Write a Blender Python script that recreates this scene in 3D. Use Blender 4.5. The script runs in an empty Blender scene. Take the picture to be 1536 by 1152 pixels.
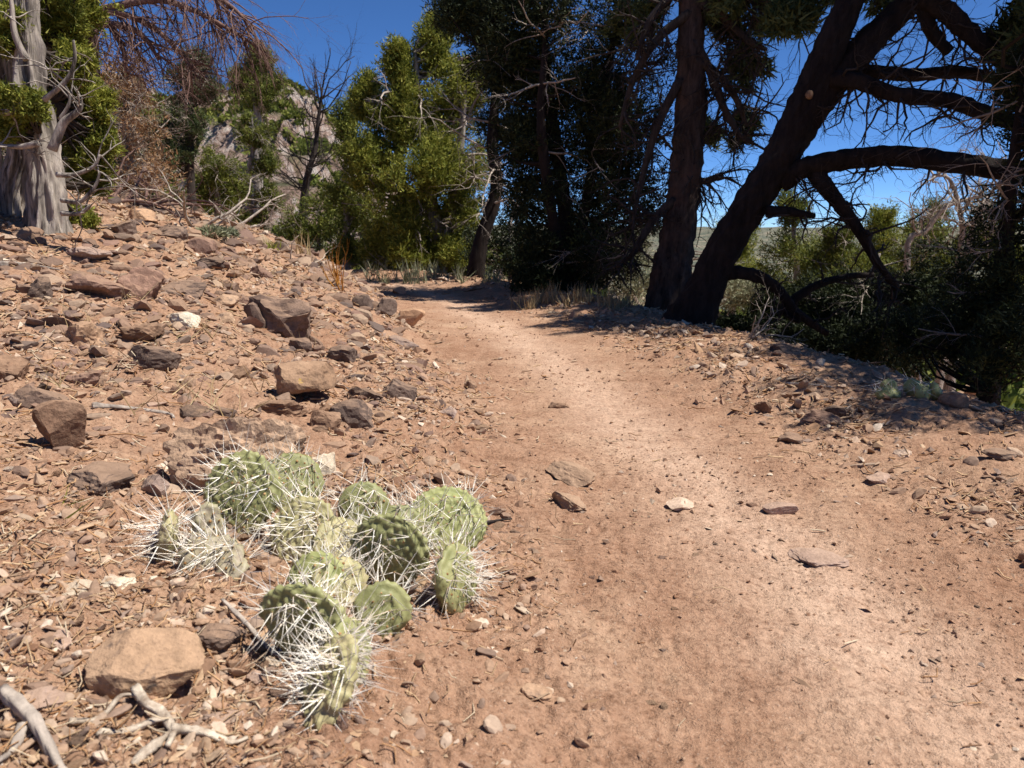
import bpy, bmesh, math, random, re
import numpy as np
from mathutils import Vector, Matrix

# ------------------------------------------------------------------ camera, sky, sun, exposure
S = bpy.context.scene
COL = S.collection
R = math.radians
CAMH, PITCH, F = 0.5, R(11.3), 1160.0          # F: focal length for a 1536 px wide picture
cam = bpy.data.cameras.new('camera'); camo = bpy.data.objects.new('camera', cam); COL.objects.link(camo)
cam.sensor_width = 36.0; cam.lens = 36.0 * F / 1536.0
cam.clip_start = 0.02; cam.clip_end = 9000
camo.location = (0, 0, CAMH); camo.rotation_euler = (math.pi / 2 - PITCH, 0, 0)
cam.dof.use_dof = True; cam.dof.focus_distance = 1.9; cam.dof.aperture_fstop = 11.0
S.camera = camo
SUN_EL, SUN_AZ = R(61), R(100)                  # azimuth from +Y towards +X
w = bpy.data.worlds.new('World'); S.world = w; w.use_nodes = True
nt = w.node_tree; bg = nt.nodes['Background']
sky = nt.nodes.new('ShaderNodeTexSky'); sky.sky_type = 'NISHITA'; sky.sun_disc = False
sky.sun_elevation = SUN_EL; sky.sun_rotation = SUN_AZ; sky.altitude = 4000
sky.air_density = 0.7; sky.dust_density = 0.0; sky.ozone_density = 10.0
hs = nt.nodes.new('ShaderNodeHueSaturation'); hs.inputs['Saturation'].default_value = 1.06
nt.links.new(sky.outputs[0], hs.inputs['Color']); nt.links.new(hs.outputs[0], bg.inputs[0]); bg.inputs[1].default_value = 0.10
sl = bpy.data.lights.new('sun', 'SUN'); sl.energy = 5.0; sl.angle = R(0.53); sl.color = (1.0, 0.95, 0.87)
so = bpy.data.objects.new('sun', sl); COL.objects.link(so)
sd = Vector((math.sin(SUN_AZ) * math.cos(SUN_EL), math.cos(SUN_AZ) * math.cos(SUN_EL), math.sin(SUN_EL)))
so.rotation_euler = sd.to_track_quat('Z', 'Y').to_euler(); so.location = (6, -1, 9)
S.view_settings.view_transform = 'Standard'; S.view_settings.look = 'None'
S.view_settings.exposure = 0.62; S.view_settings.gamma = 1.0
S.cycles.use_denoising = True
S.cycles.max_bounces = 6; S.cycles.diffuse_bounces = 3; S.cycles.transparent_max_bounces = 4

# ------------------------------------------------------------------ helpers
rng = np.random.default_rng(7)
_perm = np.random.default_rng(3).permutation(256); _perm = np.concatenate([_perm, _perm, _perm])
_grad = np.random.default_rng(5).normal(size=(256, 3)); _grad /= np.linalg.norm(_grad, axis=1)[:, None]
def pn(x, y, z=0.0):
    x, y, z = np.broadcast_arrays(np.asarray(x, float), np.asarray(y, float), np.asarray(z, float))
    xi, yi, zi = np.floor(x).astype(int), np.floor(y).astype(int), np.floor(z).astype(int)
    xf, yf, zf = x - xi, y - yi, z - zi
    u, v, t = (a * a * a * (a * (a * 6 - 15) + 10) for a in (xf, yf, zf))
    out = 0
    for dx in (0, 1):
        for dy in (0, 1):
            for dz in (0, 1):
                h = _perm[_perm[_perm[(xi + dx) & 255] + ((yi + dy) & 255)] + ((zi + dz) & 255)]
                g = _grad[h]
                out = out + (g[..., 0] * (xf - dx) + g[..., 1] * (yf - dy) + g[..., 2] * (zf - dz)) * \
                    (u if dx else 1 - u) * (v if dy else 1 - v) * (t if dz else 1 - t)
    return out * 1.6
def fbm(x, y, z=0.0, o=4, g=0.5):
    s, a, f = 0, 1.0, 1.0
    for i in range(o):
        s = s + a * pn(x * f + 13.7 * i, y * f + 7.1 * i, z * f); a *= g; f *= 2.03
    return s
def sstep(a, b, x):
    t = np.clip((x - a) / (b - a), 0, 1); return t * t * (3 - 2 * t)

_fw = np.array([0, math.cos(PITCH), -math.sin(PITCH)]); _up = np.array([0, math.sin(PITCH), math.cos(PITCH)])
def ray(px, py):
    return _fw + np.array([(px - 768) / F, 0, 0]) - (py - 576) / F * _up
def P(px, py, d):                               # the point of the photograph at distance d ahead
    r = ray(px, py); return np.array([0, 0, CAMH]) + r * (d / r[1])

def mesh(name, v, f, mat=None, parent=None, smooth=True, loc=None):
    """v (n,3); f: (m,k) array of faces with the same corner count."""
    me = bpy.data.meshes.new(name); v = np.asarray(v, np.float32); f = np.asarray(f, np.int32)
    me.vertices.add(len(v)); me.vertices.foreach_set('co', v.ravel())
    m, k = f.shape
    me.loops.add(m * k); me.loops.foreach_set('vertex_index', f.ravel())
    me.polygons.add(m); me.polygons.foreach_set('loop_start', np.arange(0, m * k, k, dtype=np.int32))
    me.update(calc_edges=True)
    me.polygons.foreach_set('use_smooth', np.full(m, smooth, dtype=bool))
    if mat: me.materials.append(mat)
    o = bpy.data.objects.new(name, me); COL.objects.link(o)
    if parent is not None: o.parent = parent
    if loc is not None: o.location = loc
    return o
def tag(o, label, cat, group=None):
    o['label'] = label; o['category'] = cat
    if group: o['group'] = group
    return o
def thing(name, label, cat, loc, group=None):
    o = bpy.data.objects.new(name, None); COL.objects.link(o); o.location = [float(a) for a in loc]
    o.empty_display_size = 0.1
    return tag(o, label, cat, group)
def attr(o, name, val):
    a = o.data.attributes.new(name, 'FLOAT', 'POINT'); a.data.foreach_set('value', np.asarray(val, np.float32))

_ico = {}
def ico(n):
    if n not in _ico:
        bm = bmesh.new(); bmesh.ops.create_icosphere(bm, subdivisions=n, radius=1.0)
        v = np.array([a.co[:] for a in bm.verts]); f = np.array([[a.index for a in q.verts] for q in bm.faces]); bm.free()
        _ico[n] = (v, f)
    return _ico[n]

# ---- materials
class NB:
    def __init__(s, name):
        s.m = bpy.data.materials.new(name); s.m.use_nodes = True; s.t = s.m.node_tree; s.b = s.t.nodes['Principled BSDF']
        s.b.inputs['Roughness'].default_value = 0.9; s.b.inputs['Specular IOR Level'].default_value = 0.2
    def n(s, typ, **kw):
        a = s.t.nodes.new(typ)
        for k, v in kw.items():
            if k in a.inputs: a.inputs[k].default_value = v
            else: setattr(a, k, v)
        return a
    def l(s, a, b): s.t.links.new(a, b)
    def noise(s, vec, scale, detail=6, rough=0.6, dist=0.0):
        a = s.n('ShaderNodeTexNoise', Scale=scale, Detail=detail, Roughness=rough, Distortion=dist); s.l(vec, a.inputs['Vector']); return a.outputs[0]
    def ramp(s, fac, stops):
        a = s.n('ShaderNodeValToRGB'); e = a.color_ramp.elements
        while len(e) < len(stops): e.new(0.5)
        for q, (p, c) in zip(e, stops): q.position = p; q.color = (*c, 1) if len(c) == 3 else c
        s.l(fac, a.inputs[0]); return a.outputs[0]
    def mix(s, fac, a, b, mode='MIX'):
        q = s.n('ShaderNodeMix', data_type='RGBA', blend_type=mode)
        for val, i in ((fac, 0), (a, 6), (b, 7)):
            if isinstance(val, (int, float)): q.inputs[i].default_value = val
            elif isinstance(val, tuple): q.inputs[i].default_value = (*val, 1)
            else: s.l(val, q.inputs[i])
        return q.outputs[2]
    def math(s, op, a, b=0.0, clamp=False):
        q = s.n('ShaderNodeMath', operation=op, use_clamp=clamp)
        for i, val in enumerate((a, b)):
            if isinstance(val, (int, float)): q.inputs[i].default_value = val
            else: s.l(val, q.inputs[i])
        return q.outputs[0]
    def bump(s, h, strength, dist=0.01):
        q = s.n('ShaderNodeBump', Strength=strength, Distance=dist); s.l(h, q.inputs['Height']); s.l(q.outputs[0], s.b.inputs['Normal'])
    def color(s, c): s.l(c, s.b.inputs['Base Color'])
    def pos(s): return s.n('ShaderNodeNewGeometry').outputs['Position']
    def island(s): return s.n('ShaderNodeNewGeometry').outputs['Random Per Island']
    def att(s, name): return s.n('ShaderNodeAttribute', attribute_name=name).outputs['Fac']
    def objvec(s):
        tc = s.n('ShaderNodeTexCoord').outputs['Object']; oi = s.n('ShaderNodeObjectInfo')
        q = s.n('ShaderNodeVectorMath', operation='MULTIPLY_ADD'); s.l(oi.outputs['Location'], q.inputs[0]); q.inputs[1].default_value = (3.1, 3.1, 3.1); s.l(tc, q.inputs[2])
        return q.outputs[0], oi.outputs['Random']

def m_ground():
    b = NB('soil'); p = b.pos()
    big = b.noise(p, 1.7, 4); mid = b.noise(p, 14, 6, 0.65); fine = b.noise(p, 130, 5, 0.7); grit = b.noise(p, 420, 2, 0.6)
    c = b.ramp(mid, [(0.30, (0.225, 0.12, 0.072)), (0.5, (0.33, 0.192, 0.122)), (0.70, (0.43, 0.272, 0.18))])
    c2 = b.ramp(big, [(0.35, (0.265, 0.142, 0.084)), (0.65, (0.39, 0.242, 0.157))])
    c = b.mix(0.45, c, c2); c = b.mix(b.ramp(b.noise(p, 3.1, 7, 0.7), [(0.48, (0,) * 3), (0.68, (0.6,) * 3)]), c, (0.46, 0.31, 0.205))
    dust = b.ramp(mid, [(0.3, (0.45, 0.292, 0.202)), (0.7, (0.56, 0.39, 0.28))])
    wf = b.math('MULTIPLY', b.att('worn'), b.ramp(b.noise(p, 5, 6, 0.65), [(0.3, (0.6,) * 3), (0.6, (0.92,) * 3)]))
    c = b.mix(wf, c, dust)
    c = b.mix(0.75, c, b.ramp(fine, [(0.34, (0.45, 0.40, 0.37)), (0.47, (0.97,) * 3), (0.66, (1.3,) * 3)]), 'MULTIPLY')
    c = b.mix(0.5, c, b.ramp(b.noise(p, 48, 4, 0.7), [(0.36, (0.58, 0.50, 0.46)), (0.46, (1.0,) * 3), (0.7, (1.15,) * 3)]), 'MULTIPLY')
    sp = b.ramp(grit, [(0.64, (0,) * 3), (0.70, (1,) * 3)])
    c = b.mix(b.math('MULTIPLY', sp, 0.45), c, (0.62, 0.50, 0.40))
    veg = b.ramp(b.noise(p, 0.035, 10, 0.8), [(0.42, (0.06, 0.075, 0.055)), (0.55, (0.15, 0.14, 0.10)), (0.66, (0.38, 0.29, 0.23))])
    c = b.mix(b.att('veg'), c, veg)
    b.color(c); b.b.inputs['Roughness'].default_value = 0.95; b.b.inputs['Specular IOR Level'].default_value = 0.1
    h = b.math('ADD', b.math('MULTIPLY', fine, 0.7), b.math('MULTIPLY', grit, 0.35)); b.bump(h, 1.0, 0.008)
    return b.m
def m_rock(name, lo, mid, hi, spot=None, pits=0.0, lichen=None, vein=0.3):
    b = NB(name); v, rnd = b.objvec()
    n1 = b.noise(v, 9, 8, 0.7); n2 = b.noise(v, 45, 6, 0.7); n3 = b.noise(v, 210, 3, 0.6)
    c = b.ramp(n1, [(0.3, lo), (0.5, mid), (0.7, hi)])
    c = b.mix(0.8, c, b.ramp(n2, [(0.3, (0.6,) * 3), (0.5, (1,) * 3), (0.72, (1.3,) * 3)]), 'MULTIPLY')
    c = b.mix(0.6, c, b.ramp(n3, [(0.35, (0.7,) * 3), (0.65, (1.2,) * 3)]), 'MULTIPLY')
    c = b.mix(1.0, c, b.ramp(rnd, [(0.0, (0.78, 0.76, 0.75)), (0.5, (1.0, 0.98, 0.97)), (1.0, (1.2, 1.1, 1.02))]), 'MULTIPLY')
    if spot:
        c = b.mix(b.ramp(b.noise(v, 30, 3, 0.6), [(0.60, (0,) * 3), (0.66, (1,) * 3)]), c, spot)
    if lichen:
        c = b.mix(b.ramp(b.noise(v, 22, 5, 0.7, 0.5), [(0.63, (0,) * 3), (0.68, (1,) * 3)]), c, lichen)
    # dust settles on what faces up
    nz = b.n('ShaderNodeSeparateXYZ'); b.l(b.n('ShaderNodeNewGeometry').outputs['Normal'], nz.inputs[0])
    df = b.math('MULTIPLY', b.ramp(nz.outputs[2], [(0.55, (0,) * 3), (1.0, (1,) * 3)]), b.math('MULTIPLY', n1, 0.95))
    c = b.mix(df, c, (0.37, 0.235, 0.15))
    b.color(c); b.b.inputs['Roughness'].default_value = 0.92
    h = b.math('ADD', n2, b.math('MULTIPLY', n3, 0.4)); b.bump(h, 0.8, 0.005)
    return b.m
def m_bark(name, lo, hi, streak=(1, 1, 0.18), scale=30, warm=None, bd=0.006):
    b = NB(name); tc = b.n('ShaderNodeTexCoord').outputs['Object']
    mp = b.n('ShaderNodeMapping'); mp.inputs['Scale'].default_value = streak; b.l(tc, mp.inputs[0])
    n1 = b.noise(mp.outputs[0], scale, 7, 0.7, 0.4); n2 = b.noise(tc, scale * 0.3, 4)
    c = b.ramp(n1, [(0.32, lo), (0.66, hi)])
    c = b.mix(0.7, c, b.ramp(n2, [(0.3, (0.6,) * 3), (0.7, (1.25,) * 3)]), 'MULTIPLY')
    if warm: c = b.mix(b.ramp(b.noise(tc, 6, 4), [(0.5, (0,) * 3), (0.65, (0.7,) * 3)]), c, warm)
    b.color(c); b.bump(n1, 0.8, bd); return b.m
def m_leaf(name, stops, trans=0.25):
    b = NB(name); c = b.ramp(b.island(), [(i / max(1, len(stops) - 1), s) for i, s in enumerate(stops)])
    c = b.mix(0.8, c, b.ramp(b.noise(b.pos(), 5, 3), [(0.3, (0.6, 0.65, 0.6)), (0.7, (1.3, 1.22, 1.1))]), 'MULTIPLY')
    b.color(c); b.b.inputs['Roughness'].default_value = 0.7
    tr = b.n('ShaderNodeBsdfTranslucent'); b.l(c, tr.inputs[0]); mx = b.n('ShaderNodeMixShader'); mx.inputs[0].default_value = trans
    out = b.t.nodes['Material Output']; b.l(b.b.outputs[0], mx.inputs[1]); b.l(tr.outputs[0], mx.inputs[2]); b.l(mx.outputs[0], out.inputs[0])
    return b.m
def m_chips(name, stops, rough=0.9):
    b = NB(name); c = b.ramp(b.island(), [(i / (len(stops) - 1), s) for i, s in enumerate(stops)])
    c = b.mix(0.7, c, b.ramp(b.noise(b.pos(), 160, 4, 0.7), [(0.3, (0.65,) * 3), (0.7, (1.25,) * 3)]), 'MULTIPLY')
    b.color(c); b.b.inputs['Roughness'].default_value = rough; return b.m
M = {}
M['soil'] = m_ground()
M['tan'] = m_rock('tan_rock', (0.24, 0.145, 0.09), (0.36, 0.235, 0.15), (0.47, 0.33, 0.22), spot=(0.14, 0.10, 0.08))
M['sandy'] = m_rock('sandy_rock', (0.27, 0.175, 0.115), (0.40, 0.275, 0.185), (0.50, 0.36, 0.25))
M['spotted'] = m_rock('spotted_rock', (0.27, 0.18, 0.11), (0.37, 0.25, 0.16), (0.45, 0.32, 0.21), spot=(0.09, 0.07, 0.06))
M['dark'] = m_rock('dark_rock', (0.07, 0.05, 0.042), (0.135, 0.095, 0.075), (0.22, 0.16, 0.125), lichen=None)
M['brown'] = m_rock('brown_rock', (0.12, 0.07, 0.045), (0.215, 0.13, 0.083), (0.32, 0.21, 0.14))
M['red'] = m_rock('reddish_rock', (0.14, 0.082, 0.06), (0.22, 0.135, 0.10), (0.31, 0.20, 0.15))
M['grey'] = m_rock('pinkish_grey_rock', (0.25, 0.18, 0.15), (0.35, 0.26, 0.215), (0.46, 0.36, 0.30))
M['lichen'] = m_rock('lichen_rock', (0.14, 0.09, 0.06), (0.25, 0.16, 0.10), (0.34, 0.23, 0.15), lichen=(0.42, 0.27, 0.06))
M['pale'] = m_rock('pale_rock', (0.42, 0.33, 0.26), (0.56, 0.46, 0.37), (0.68, 0.59, 0.49))
M['white'] = m_rock('white_crusted_rock', (0.45, 0.36, 0.25), (0.68, 0.60, 0.46), (0.80, 0.74, 0.60), spot=(0.35, 0.24, 0.15))
M['pine_bark'] = m_bark('pine_bark', (0.007, 0.005, 0.0045), (0.03, 0.021, 0.017), scale=26, bd=0.014)  # near-black: part of the canopy shade on the trunks is in this colour
M['pine_bark_pale'] = m_bark('flaky_pine_bark', (0.014, 0.01, 0.009), (0.095, 0.066, 0.052), scale=26, warm=(0.10, 0.058, 0.042), bd=0.012)  # also darkened, the bark colour standing in for missing crown shade
M['juniper_bark'] = m_bark('juniper_bark', (0.022, 0.016, 0.013), (0.50, 0.43, 0.365), streak=(1, 1, 0.1), scale=30, bd=0.012)
M['dead_wood'] = m_bark('dead_wood', (0.17, 0.14, 0.12), (0.50, 0.42, 0.345), streak=(1, 1, 0.2), scale=40, bd=0.003)
M['dark_twig'] = m_bark('dark_twig', (0.022, 0.018, 0.016), (0.075, 0.057, 0.047), scale=40)
M['red_twig'] = m_bark('red_brown_twig', (0.09, 0.05, 0.04), (0.24, 0.145, 0.115), scale=40)
M['bleached'] = m_bark('bleached_wood', (0.24, 0.175, 0.125), (0.66, 0.56, 0.44), streak=(1, 1, 1), scale=75, bd=0.004)
M['cut_wood'] = m_bark('cut_wood', (0.13, 0.075, 0.042), (0.34, 0.21, 0.125), scale=90)
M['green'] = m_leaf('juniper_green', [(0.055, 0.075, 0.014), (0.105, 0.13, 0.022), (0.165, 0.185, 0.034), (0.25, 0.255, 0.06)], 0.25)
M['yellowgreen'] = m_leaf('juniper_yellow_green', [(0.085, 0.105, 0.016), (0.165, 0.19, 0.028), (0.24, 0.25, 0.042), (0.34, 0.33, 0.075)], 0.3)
M['shadegreen'] = m_leaf('juniper_shade_green', [(0.011, 0.018, 0.007), (0.022, 0.031, 0.011), (0.045, 0.056, 0.017)], 0.12)  # shaded copy of the juniper leaf: crown shade painted in as low colour
M['pinegreen'] = m_leaf('pine_green', [(0.04, 0.06, 0.022), (0.075, 0.1, 0.035), (0.12, 0.145, 0.06)], 0.15)
M['browned'] = m_leaf('dead_foliage', [(0.15, 0.075, 0.035), (0.25, 0.135, 0.065), (0.33, 0.2, 0.11), (0.28, 0.2, 0.14)], 0.15)
M['drygrass'] = m_leaf('dry_grass', [(0.3, 0.2, 0.1), (0.42, 0.31, 0.17), (0.5, 0.4, 0.25)], 0.2)
M['orangeweed'] = m_leaf('rust_weed', [(0.36, 0.13, 0.02), (0.46, 0.19, 0.035), (0.5, 0.27, 0.07)], 0.2)
M['sage'] = m_leaf('grey_green_scrub', [(0.16, 0.17, 0.1), (0.24, 0.25, 0.16), (0.33, 0.33, 0.24)], 0.2)
M['gravel'] = m_chips('gravel', [(0.23, 0.135, 0.085), (0.34, 0.215, 0.138), (0.19, 0.125, 0.092), (0.40, 0.275, 0.185), (0.28, 0.17, 0.108), (0.44, 0.32, 0.225), (0.25, 0.175, 0.135), (0.36, 0.22, 0.14), (0.56, 0.46, 0.36)])
M['chips'] = m_chips('wood_and_bark_chips', [(0.26, 0.15, 0.085), (0.37, 0.235, 0.14), (0.44, 0.31, 0.20), (0.21, 0.115, 0.07), (0.52, 0.42, 0.31)])
M['needles'] = m_chips('needle_litter', [(0.30, 0.15, 0.07), (0.42, 0.24, 0.12), (0.52, 0.37, 0.22), (0.22, 0.12, 0.07), (0.60, 0.49, 0.34)])
def m_pad(name, a, b_, c_):
    b = NB(name); v, rnd = b.objvec()
    c = b.ramp(b.noise(v, 28, 5, 0.6), [(0.3, a), (0.5, b_), (0.72, c_)])
    c = b.mix(b.math('MULTIPLY', b.att('tip'), 0.8), c, (0.30, 0.19, 0.10))
    c = b.mix(b.math('MULTIPLY', b.att('ridge'), 0.55), c, (0.37, 0.36, 0.17))
    b.color(c); b.b.inputs['Roughness'].default_value = 0.55; b.b.inputs['Specular IOR Level'].default_value = 0.35
    b.bump(b.noise(v, 190, 3), 0.25, 0.003); return b.m
M['pad'] = m_pad('cactus_green', (0.115, 0.122, 0.04), (0.195, 0.198, 0.072), (0.29, 0.28, 0.125))
M['pad_bright'] = m_pad('cactus_bright_green', (0.17, 0.19, 0.055), (0.25, 0.265, 0.09), (0.34, 0.335, 0.145))
M['pad_old'] = m_pad('cactus_old', (0.24, 0.21, 0.10), (0.34, 0.29, 0.145), (0.44, 0.36, 0.21))
M['pad_dead'] = m_pad('cactus_shrivelled', (0.20, 0.15, 0.11), (0.30, 0.24, 0.18), (0.42, 0.36, 0.29))
M['spine'] = m_chips('spine', [(0.84, 0.80, 0.71), (0.78, 0.70, 0.57), (0.87, 0.84, 0.77), (0.66, 0.52, 0.38)], 0.5)
M['areole'] = m_chips('areole', [(0.22, 0.11, 0.04), (0.34, 0.19, 0.08), (0.45, 0.3, 0.14)])
def m_hill():
    b = NB('hill_soil_and_rock'); p = b.pos(); n = b.noise(p, 0.11, 9, 0.75)
    c = b.ramp(n, [(0.40, (0.10, 0.11, 0.05)), (0.5, (0.24, 0.20, 0.12)), (0.58, (0.50, 0.34, 0.25))])
    rk = b.ramp(b.noise(p, 0.28, 10, 0.8), [(0.42, (0.13, 0.10, 0.06)), (0.48, (0.40, 0.26, 0.20)), (0.53, (0.58, 0.44, 0.37)), (0.60, (0.74, 0.65, 0.57))])
    nz = b.n('ShaderNodeSeparateXYZ'); b.l(b.n('ShaderNodeNewGeometry').outputs['Normal'], nz.inputs[0])
    c = b.mix(b.ramp(nz.outputs[2], [(0.74, (1,) * 3), (0.90, (0,) * 3)]), c, rk); b.color(c); b.bump(b.noise(p, 0.5, 8, 0.75), 1.0, 3.0); return b.m
M['hill'] = m_hill()

# ------------------------------------------------------------------ the lie of the land
def flat(px, py):
    r = ray(px, py); t = -CAMH / r[2]; return (r[0] * t, r[1] * t)
CL = [(1.6, -9), (1.1, -4), (0.72, -1.0), (0.62, 0.2)] + [flat(*q) for q in
     ((1400, 1060), (1290, 960), (1190, 860), (1090, 765), (1000, 678), (920, 610), (850, 556), (785, 512), (735, 482), (690, 457), (650, 440), (612, 429))] + \
     [(-1.75, 8.2), (-3.2, 9.1), (-6, 9.9), (-12, 10.6), (-30, 12)]
CL = np.array(CL)
def trail_s(x, y):
    x = np.asarray(x, float); y = np.asarray(y, float)
    best = np.full(x.shape, 1e9); sg = np.ones(x.shape)
    for a, b in zip(CL[:-1], CL[1:]):
        ab = b - a; t = np.clip(((x - a[0]) * ab[0] + (y - a[1]) * ab[1]) / (ab @ ab), 0, 1)
        dx, dy = x - a[0] - t * ab[0], y - a[1] - t * ab[1]; d = np.hypot(dx, dy)
        cr = ab[0] * (y - a[1]) - ab[1] * (x - a[0]); k = d < best
        best = np.where(k, d, best); sg = np.where(k, np.sign(cr), sg)
    return best * np.where(sg == 0, 1, sg)
def height(x, y, fine=True):
    x = np.asarray(x, float); y = np.asarray(y, float); s = trail_s(x, y); d = np.hypot(x, y)
    b = np.maximum(0, s - 0.42); k = 0.17 + 0.55 * sstep(1.2, 6.0, d); zp = 0.95
    z = zp * (1 - np.exp(-k * b / zp)) + 0.03 * np.maximum(0, b - 3)
    r = np.maximum(0, -s - 1.02 - 0.12 * pn(x * 0.8, y * 0.8, 3)); drop = 0.5 - 0.22 * sstep(5.5, 8, y)
    z = z - np.minimum(drop * np.sqrt(r * r + 0.04) - drop * 0.2, 2.6 + 0.16 * r) + 0.03 * np.exp(-((-s - 0.75) / 0.2) ** 2)
    far = sstep(60, 900, d); z = np.where(s < 0, np.maximum(z, -45), np.minimum(z, 2.5))
    z = z * (1 - sstep(200, 700, d)) - 38 * sstep(200, 700, d) + (44 + 14 * pn(x / 500, y / 500)) * sstep(1500, 2300, d)
    ontrail = np.exp(-(s / 0.42) ** 4)
    z = z - 0.02 * ontrail
    lo = fbm(x * 1.3, y * 1.3, 1, 3) * 0.035 * (1 - 0.6 * ontrail) * (0.35 + 0.65 * sstep(0.7, 3, d)) * (1 - sstep(40, 90, d))
    z = z + lo
    if fine:
        a = 1 - 0.52 * ontrail
        near = 1 - sstep(9, 25, d)
        m = fbm(x * 9, y * 9, 2, 4, 0.55) * 0.012 + np.abs(pn(x * 33, y * 33, 5)) * 0.008 + pn(x * 75, y * 75, 8) * 0.0045 + np.maximum(0, pn(x * 120, y * 120, 4)) * 0.004
        z = z + m * a * near + far * fbm(x / 60, y / 60, 4, 4) * 4
    return z
def H(x, y): return float(height(np.array([x]), np.array([y]))[0])
_ts = np.concatenate([np.arange(0.4, 4, 0.01), np.arange(4, 30, 0.05)])
def G(px, py):                                  # where that line of sight meets the ground
    r = ray(px, py); p = np.array([0, 0, CAMH]) + r * _ts[:, None]
    h = height(p[:, 0], p[:, 1], False); i = int(np.argmax(p[:, 2] < h))
    if p[i, 2] >= h[i]: i = len(_ts) - 1
    q = p[i]; return np.array([q[0], q[1], H(q[0], q[1])])

ang = np.concatenate([np.arange(-180, -62, 4.0), np.arange(-62, -38, 0.7), np.arange(-38, 38, 0.18), np.arange(38, 62, 0.7), np.arange(62, 179, 4.0)])
rad = np.concatenate([[0.02, 0.15, 0.3], np.exp(np.arange(math.log(0.42), math.log(11), 0.0078)), np.exp(np.arange(math.log(11.3), math.log(5200), 0.075))])
A, RR = np.meshgrid(np.radians(ang), rad); gx, gy = RR * np.sin(A), RR * np.cos(A)
gz = height(gx, gy); gs = trail_s(gx, gy)
na, nr = len(ang), len(rad)
ii = np.arange(nr * na).reshape(nr, na); i2 = np.roll(ii, -1, axis=1)
quads = np.stack([ii[:-1], i2[:-1], i2[1:], ii[1:]], -1).reshape(-1, 4)[:, ::-1]
verts = np.stack([gx, gy, gz], -1).reshape(-1, 3)
edge = gs + 0.10 * pn(gx * 4, gy * 4, 6) + 0.03 * pn(gx * 25, gy * 25, 6)
ont = (np.abs(edge) < 0.43) & (RR < 14)
worn = np.exp(-((gs + 0.02 + 0.05 * pn(gx * 2.5, gy * 2.5, 9)) / 0.135) ** 2) * (1 - sstep(10, 14, RR)); veg = sstep(9, 16, RR)
fo = ont.reshape(-1)[quads].sum(1) >= 2
for nm, sel in (('ground', ~fo), ('trail', fo)):
    q = quads[sel]; u, inv = np.unique(q, return_inverse=True)
    o = mesh(nm, verts[u], inv.reshape(q.shape), M['soil']); o['kind'] = 'structure'
    attr(o, 'worn', worn.reshape(-1)[u]); attr(o, 'veg', veg.reshape(-1)[u])
    o['label'] = 'reddish brown stony ground of the sloping hillside' if nm == 'ground' else 'narrow worn dirt trail curving past the trees'

# far hill with pale cliffs
hx = np.linspace(-190, 60, 230); hy = np.linspace(45, 300, 110); HX, HY = np.meshgrid(hx, hy)
prof = np.interp(HX / HY * 160, [-200, -110, -64, -57, -48, -34, -20, 0, 30], [36, 31, 28, 26, 25, 18, 6, -8, -25])
t = sstep(50, 165, HY + 9 * pn(HX / 25, HY / 25, 2))
hz = -14 + (prof + 14) * t * (1 - 0.25 * sstep(180, 300, HY)) + 5.0 * fbm(HX / 26, HY / 26, 7, 6, 0.6) - 2.6 * np.abs(pn(HX / 6, HY / 9, 12)) - 1.3 * np.abs(pn(HX / 2.6, HY / 5, 14))
tz = hz / 6.0 + 0.5 * pn(HX / 30, HY / 30, 9); hz = hz + 3.2 * (sstep(0.35, 0.65, tz - np.floor(tz)) - (tz - np.floor(tz)))
hz = np.where(HY < 46, -60, hz)
qi = np.arange(hx.size * hy.size).reshape(hy.size, hx.size)
o = mesh('hill', np.stack([HX, HY, hz], -1).reshape(-1, 3), np.stack([qi[:-1, :-1], qi[:-1, 1:], qi[1:, 1:], qi[1:, :-1]], -1).reshape(-1, 4), M['hill'])
o['kind'] = 'structure'; o['label'] = 'scrubby far hill with pale pink cliffs'
def hillz(x, y):
    u = np.clip((x + 190) / 250 * (hx.size - 1), 0, hx.size - 1.01); v = np.clip((y - 45) / 255 * (hy.size - 1), 0, hy.size - 1.01); i, j = u.astype(int), v.astype(int); u, v = u - i, v - j
    return hz[j, i] * (1 - u) * (1 - v) + hz[j, i + 1] * u * (1 - v) + hz[j + 1, i] * (1 - u) * v + hz[j + 1, i + 1] * u * v

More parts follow.
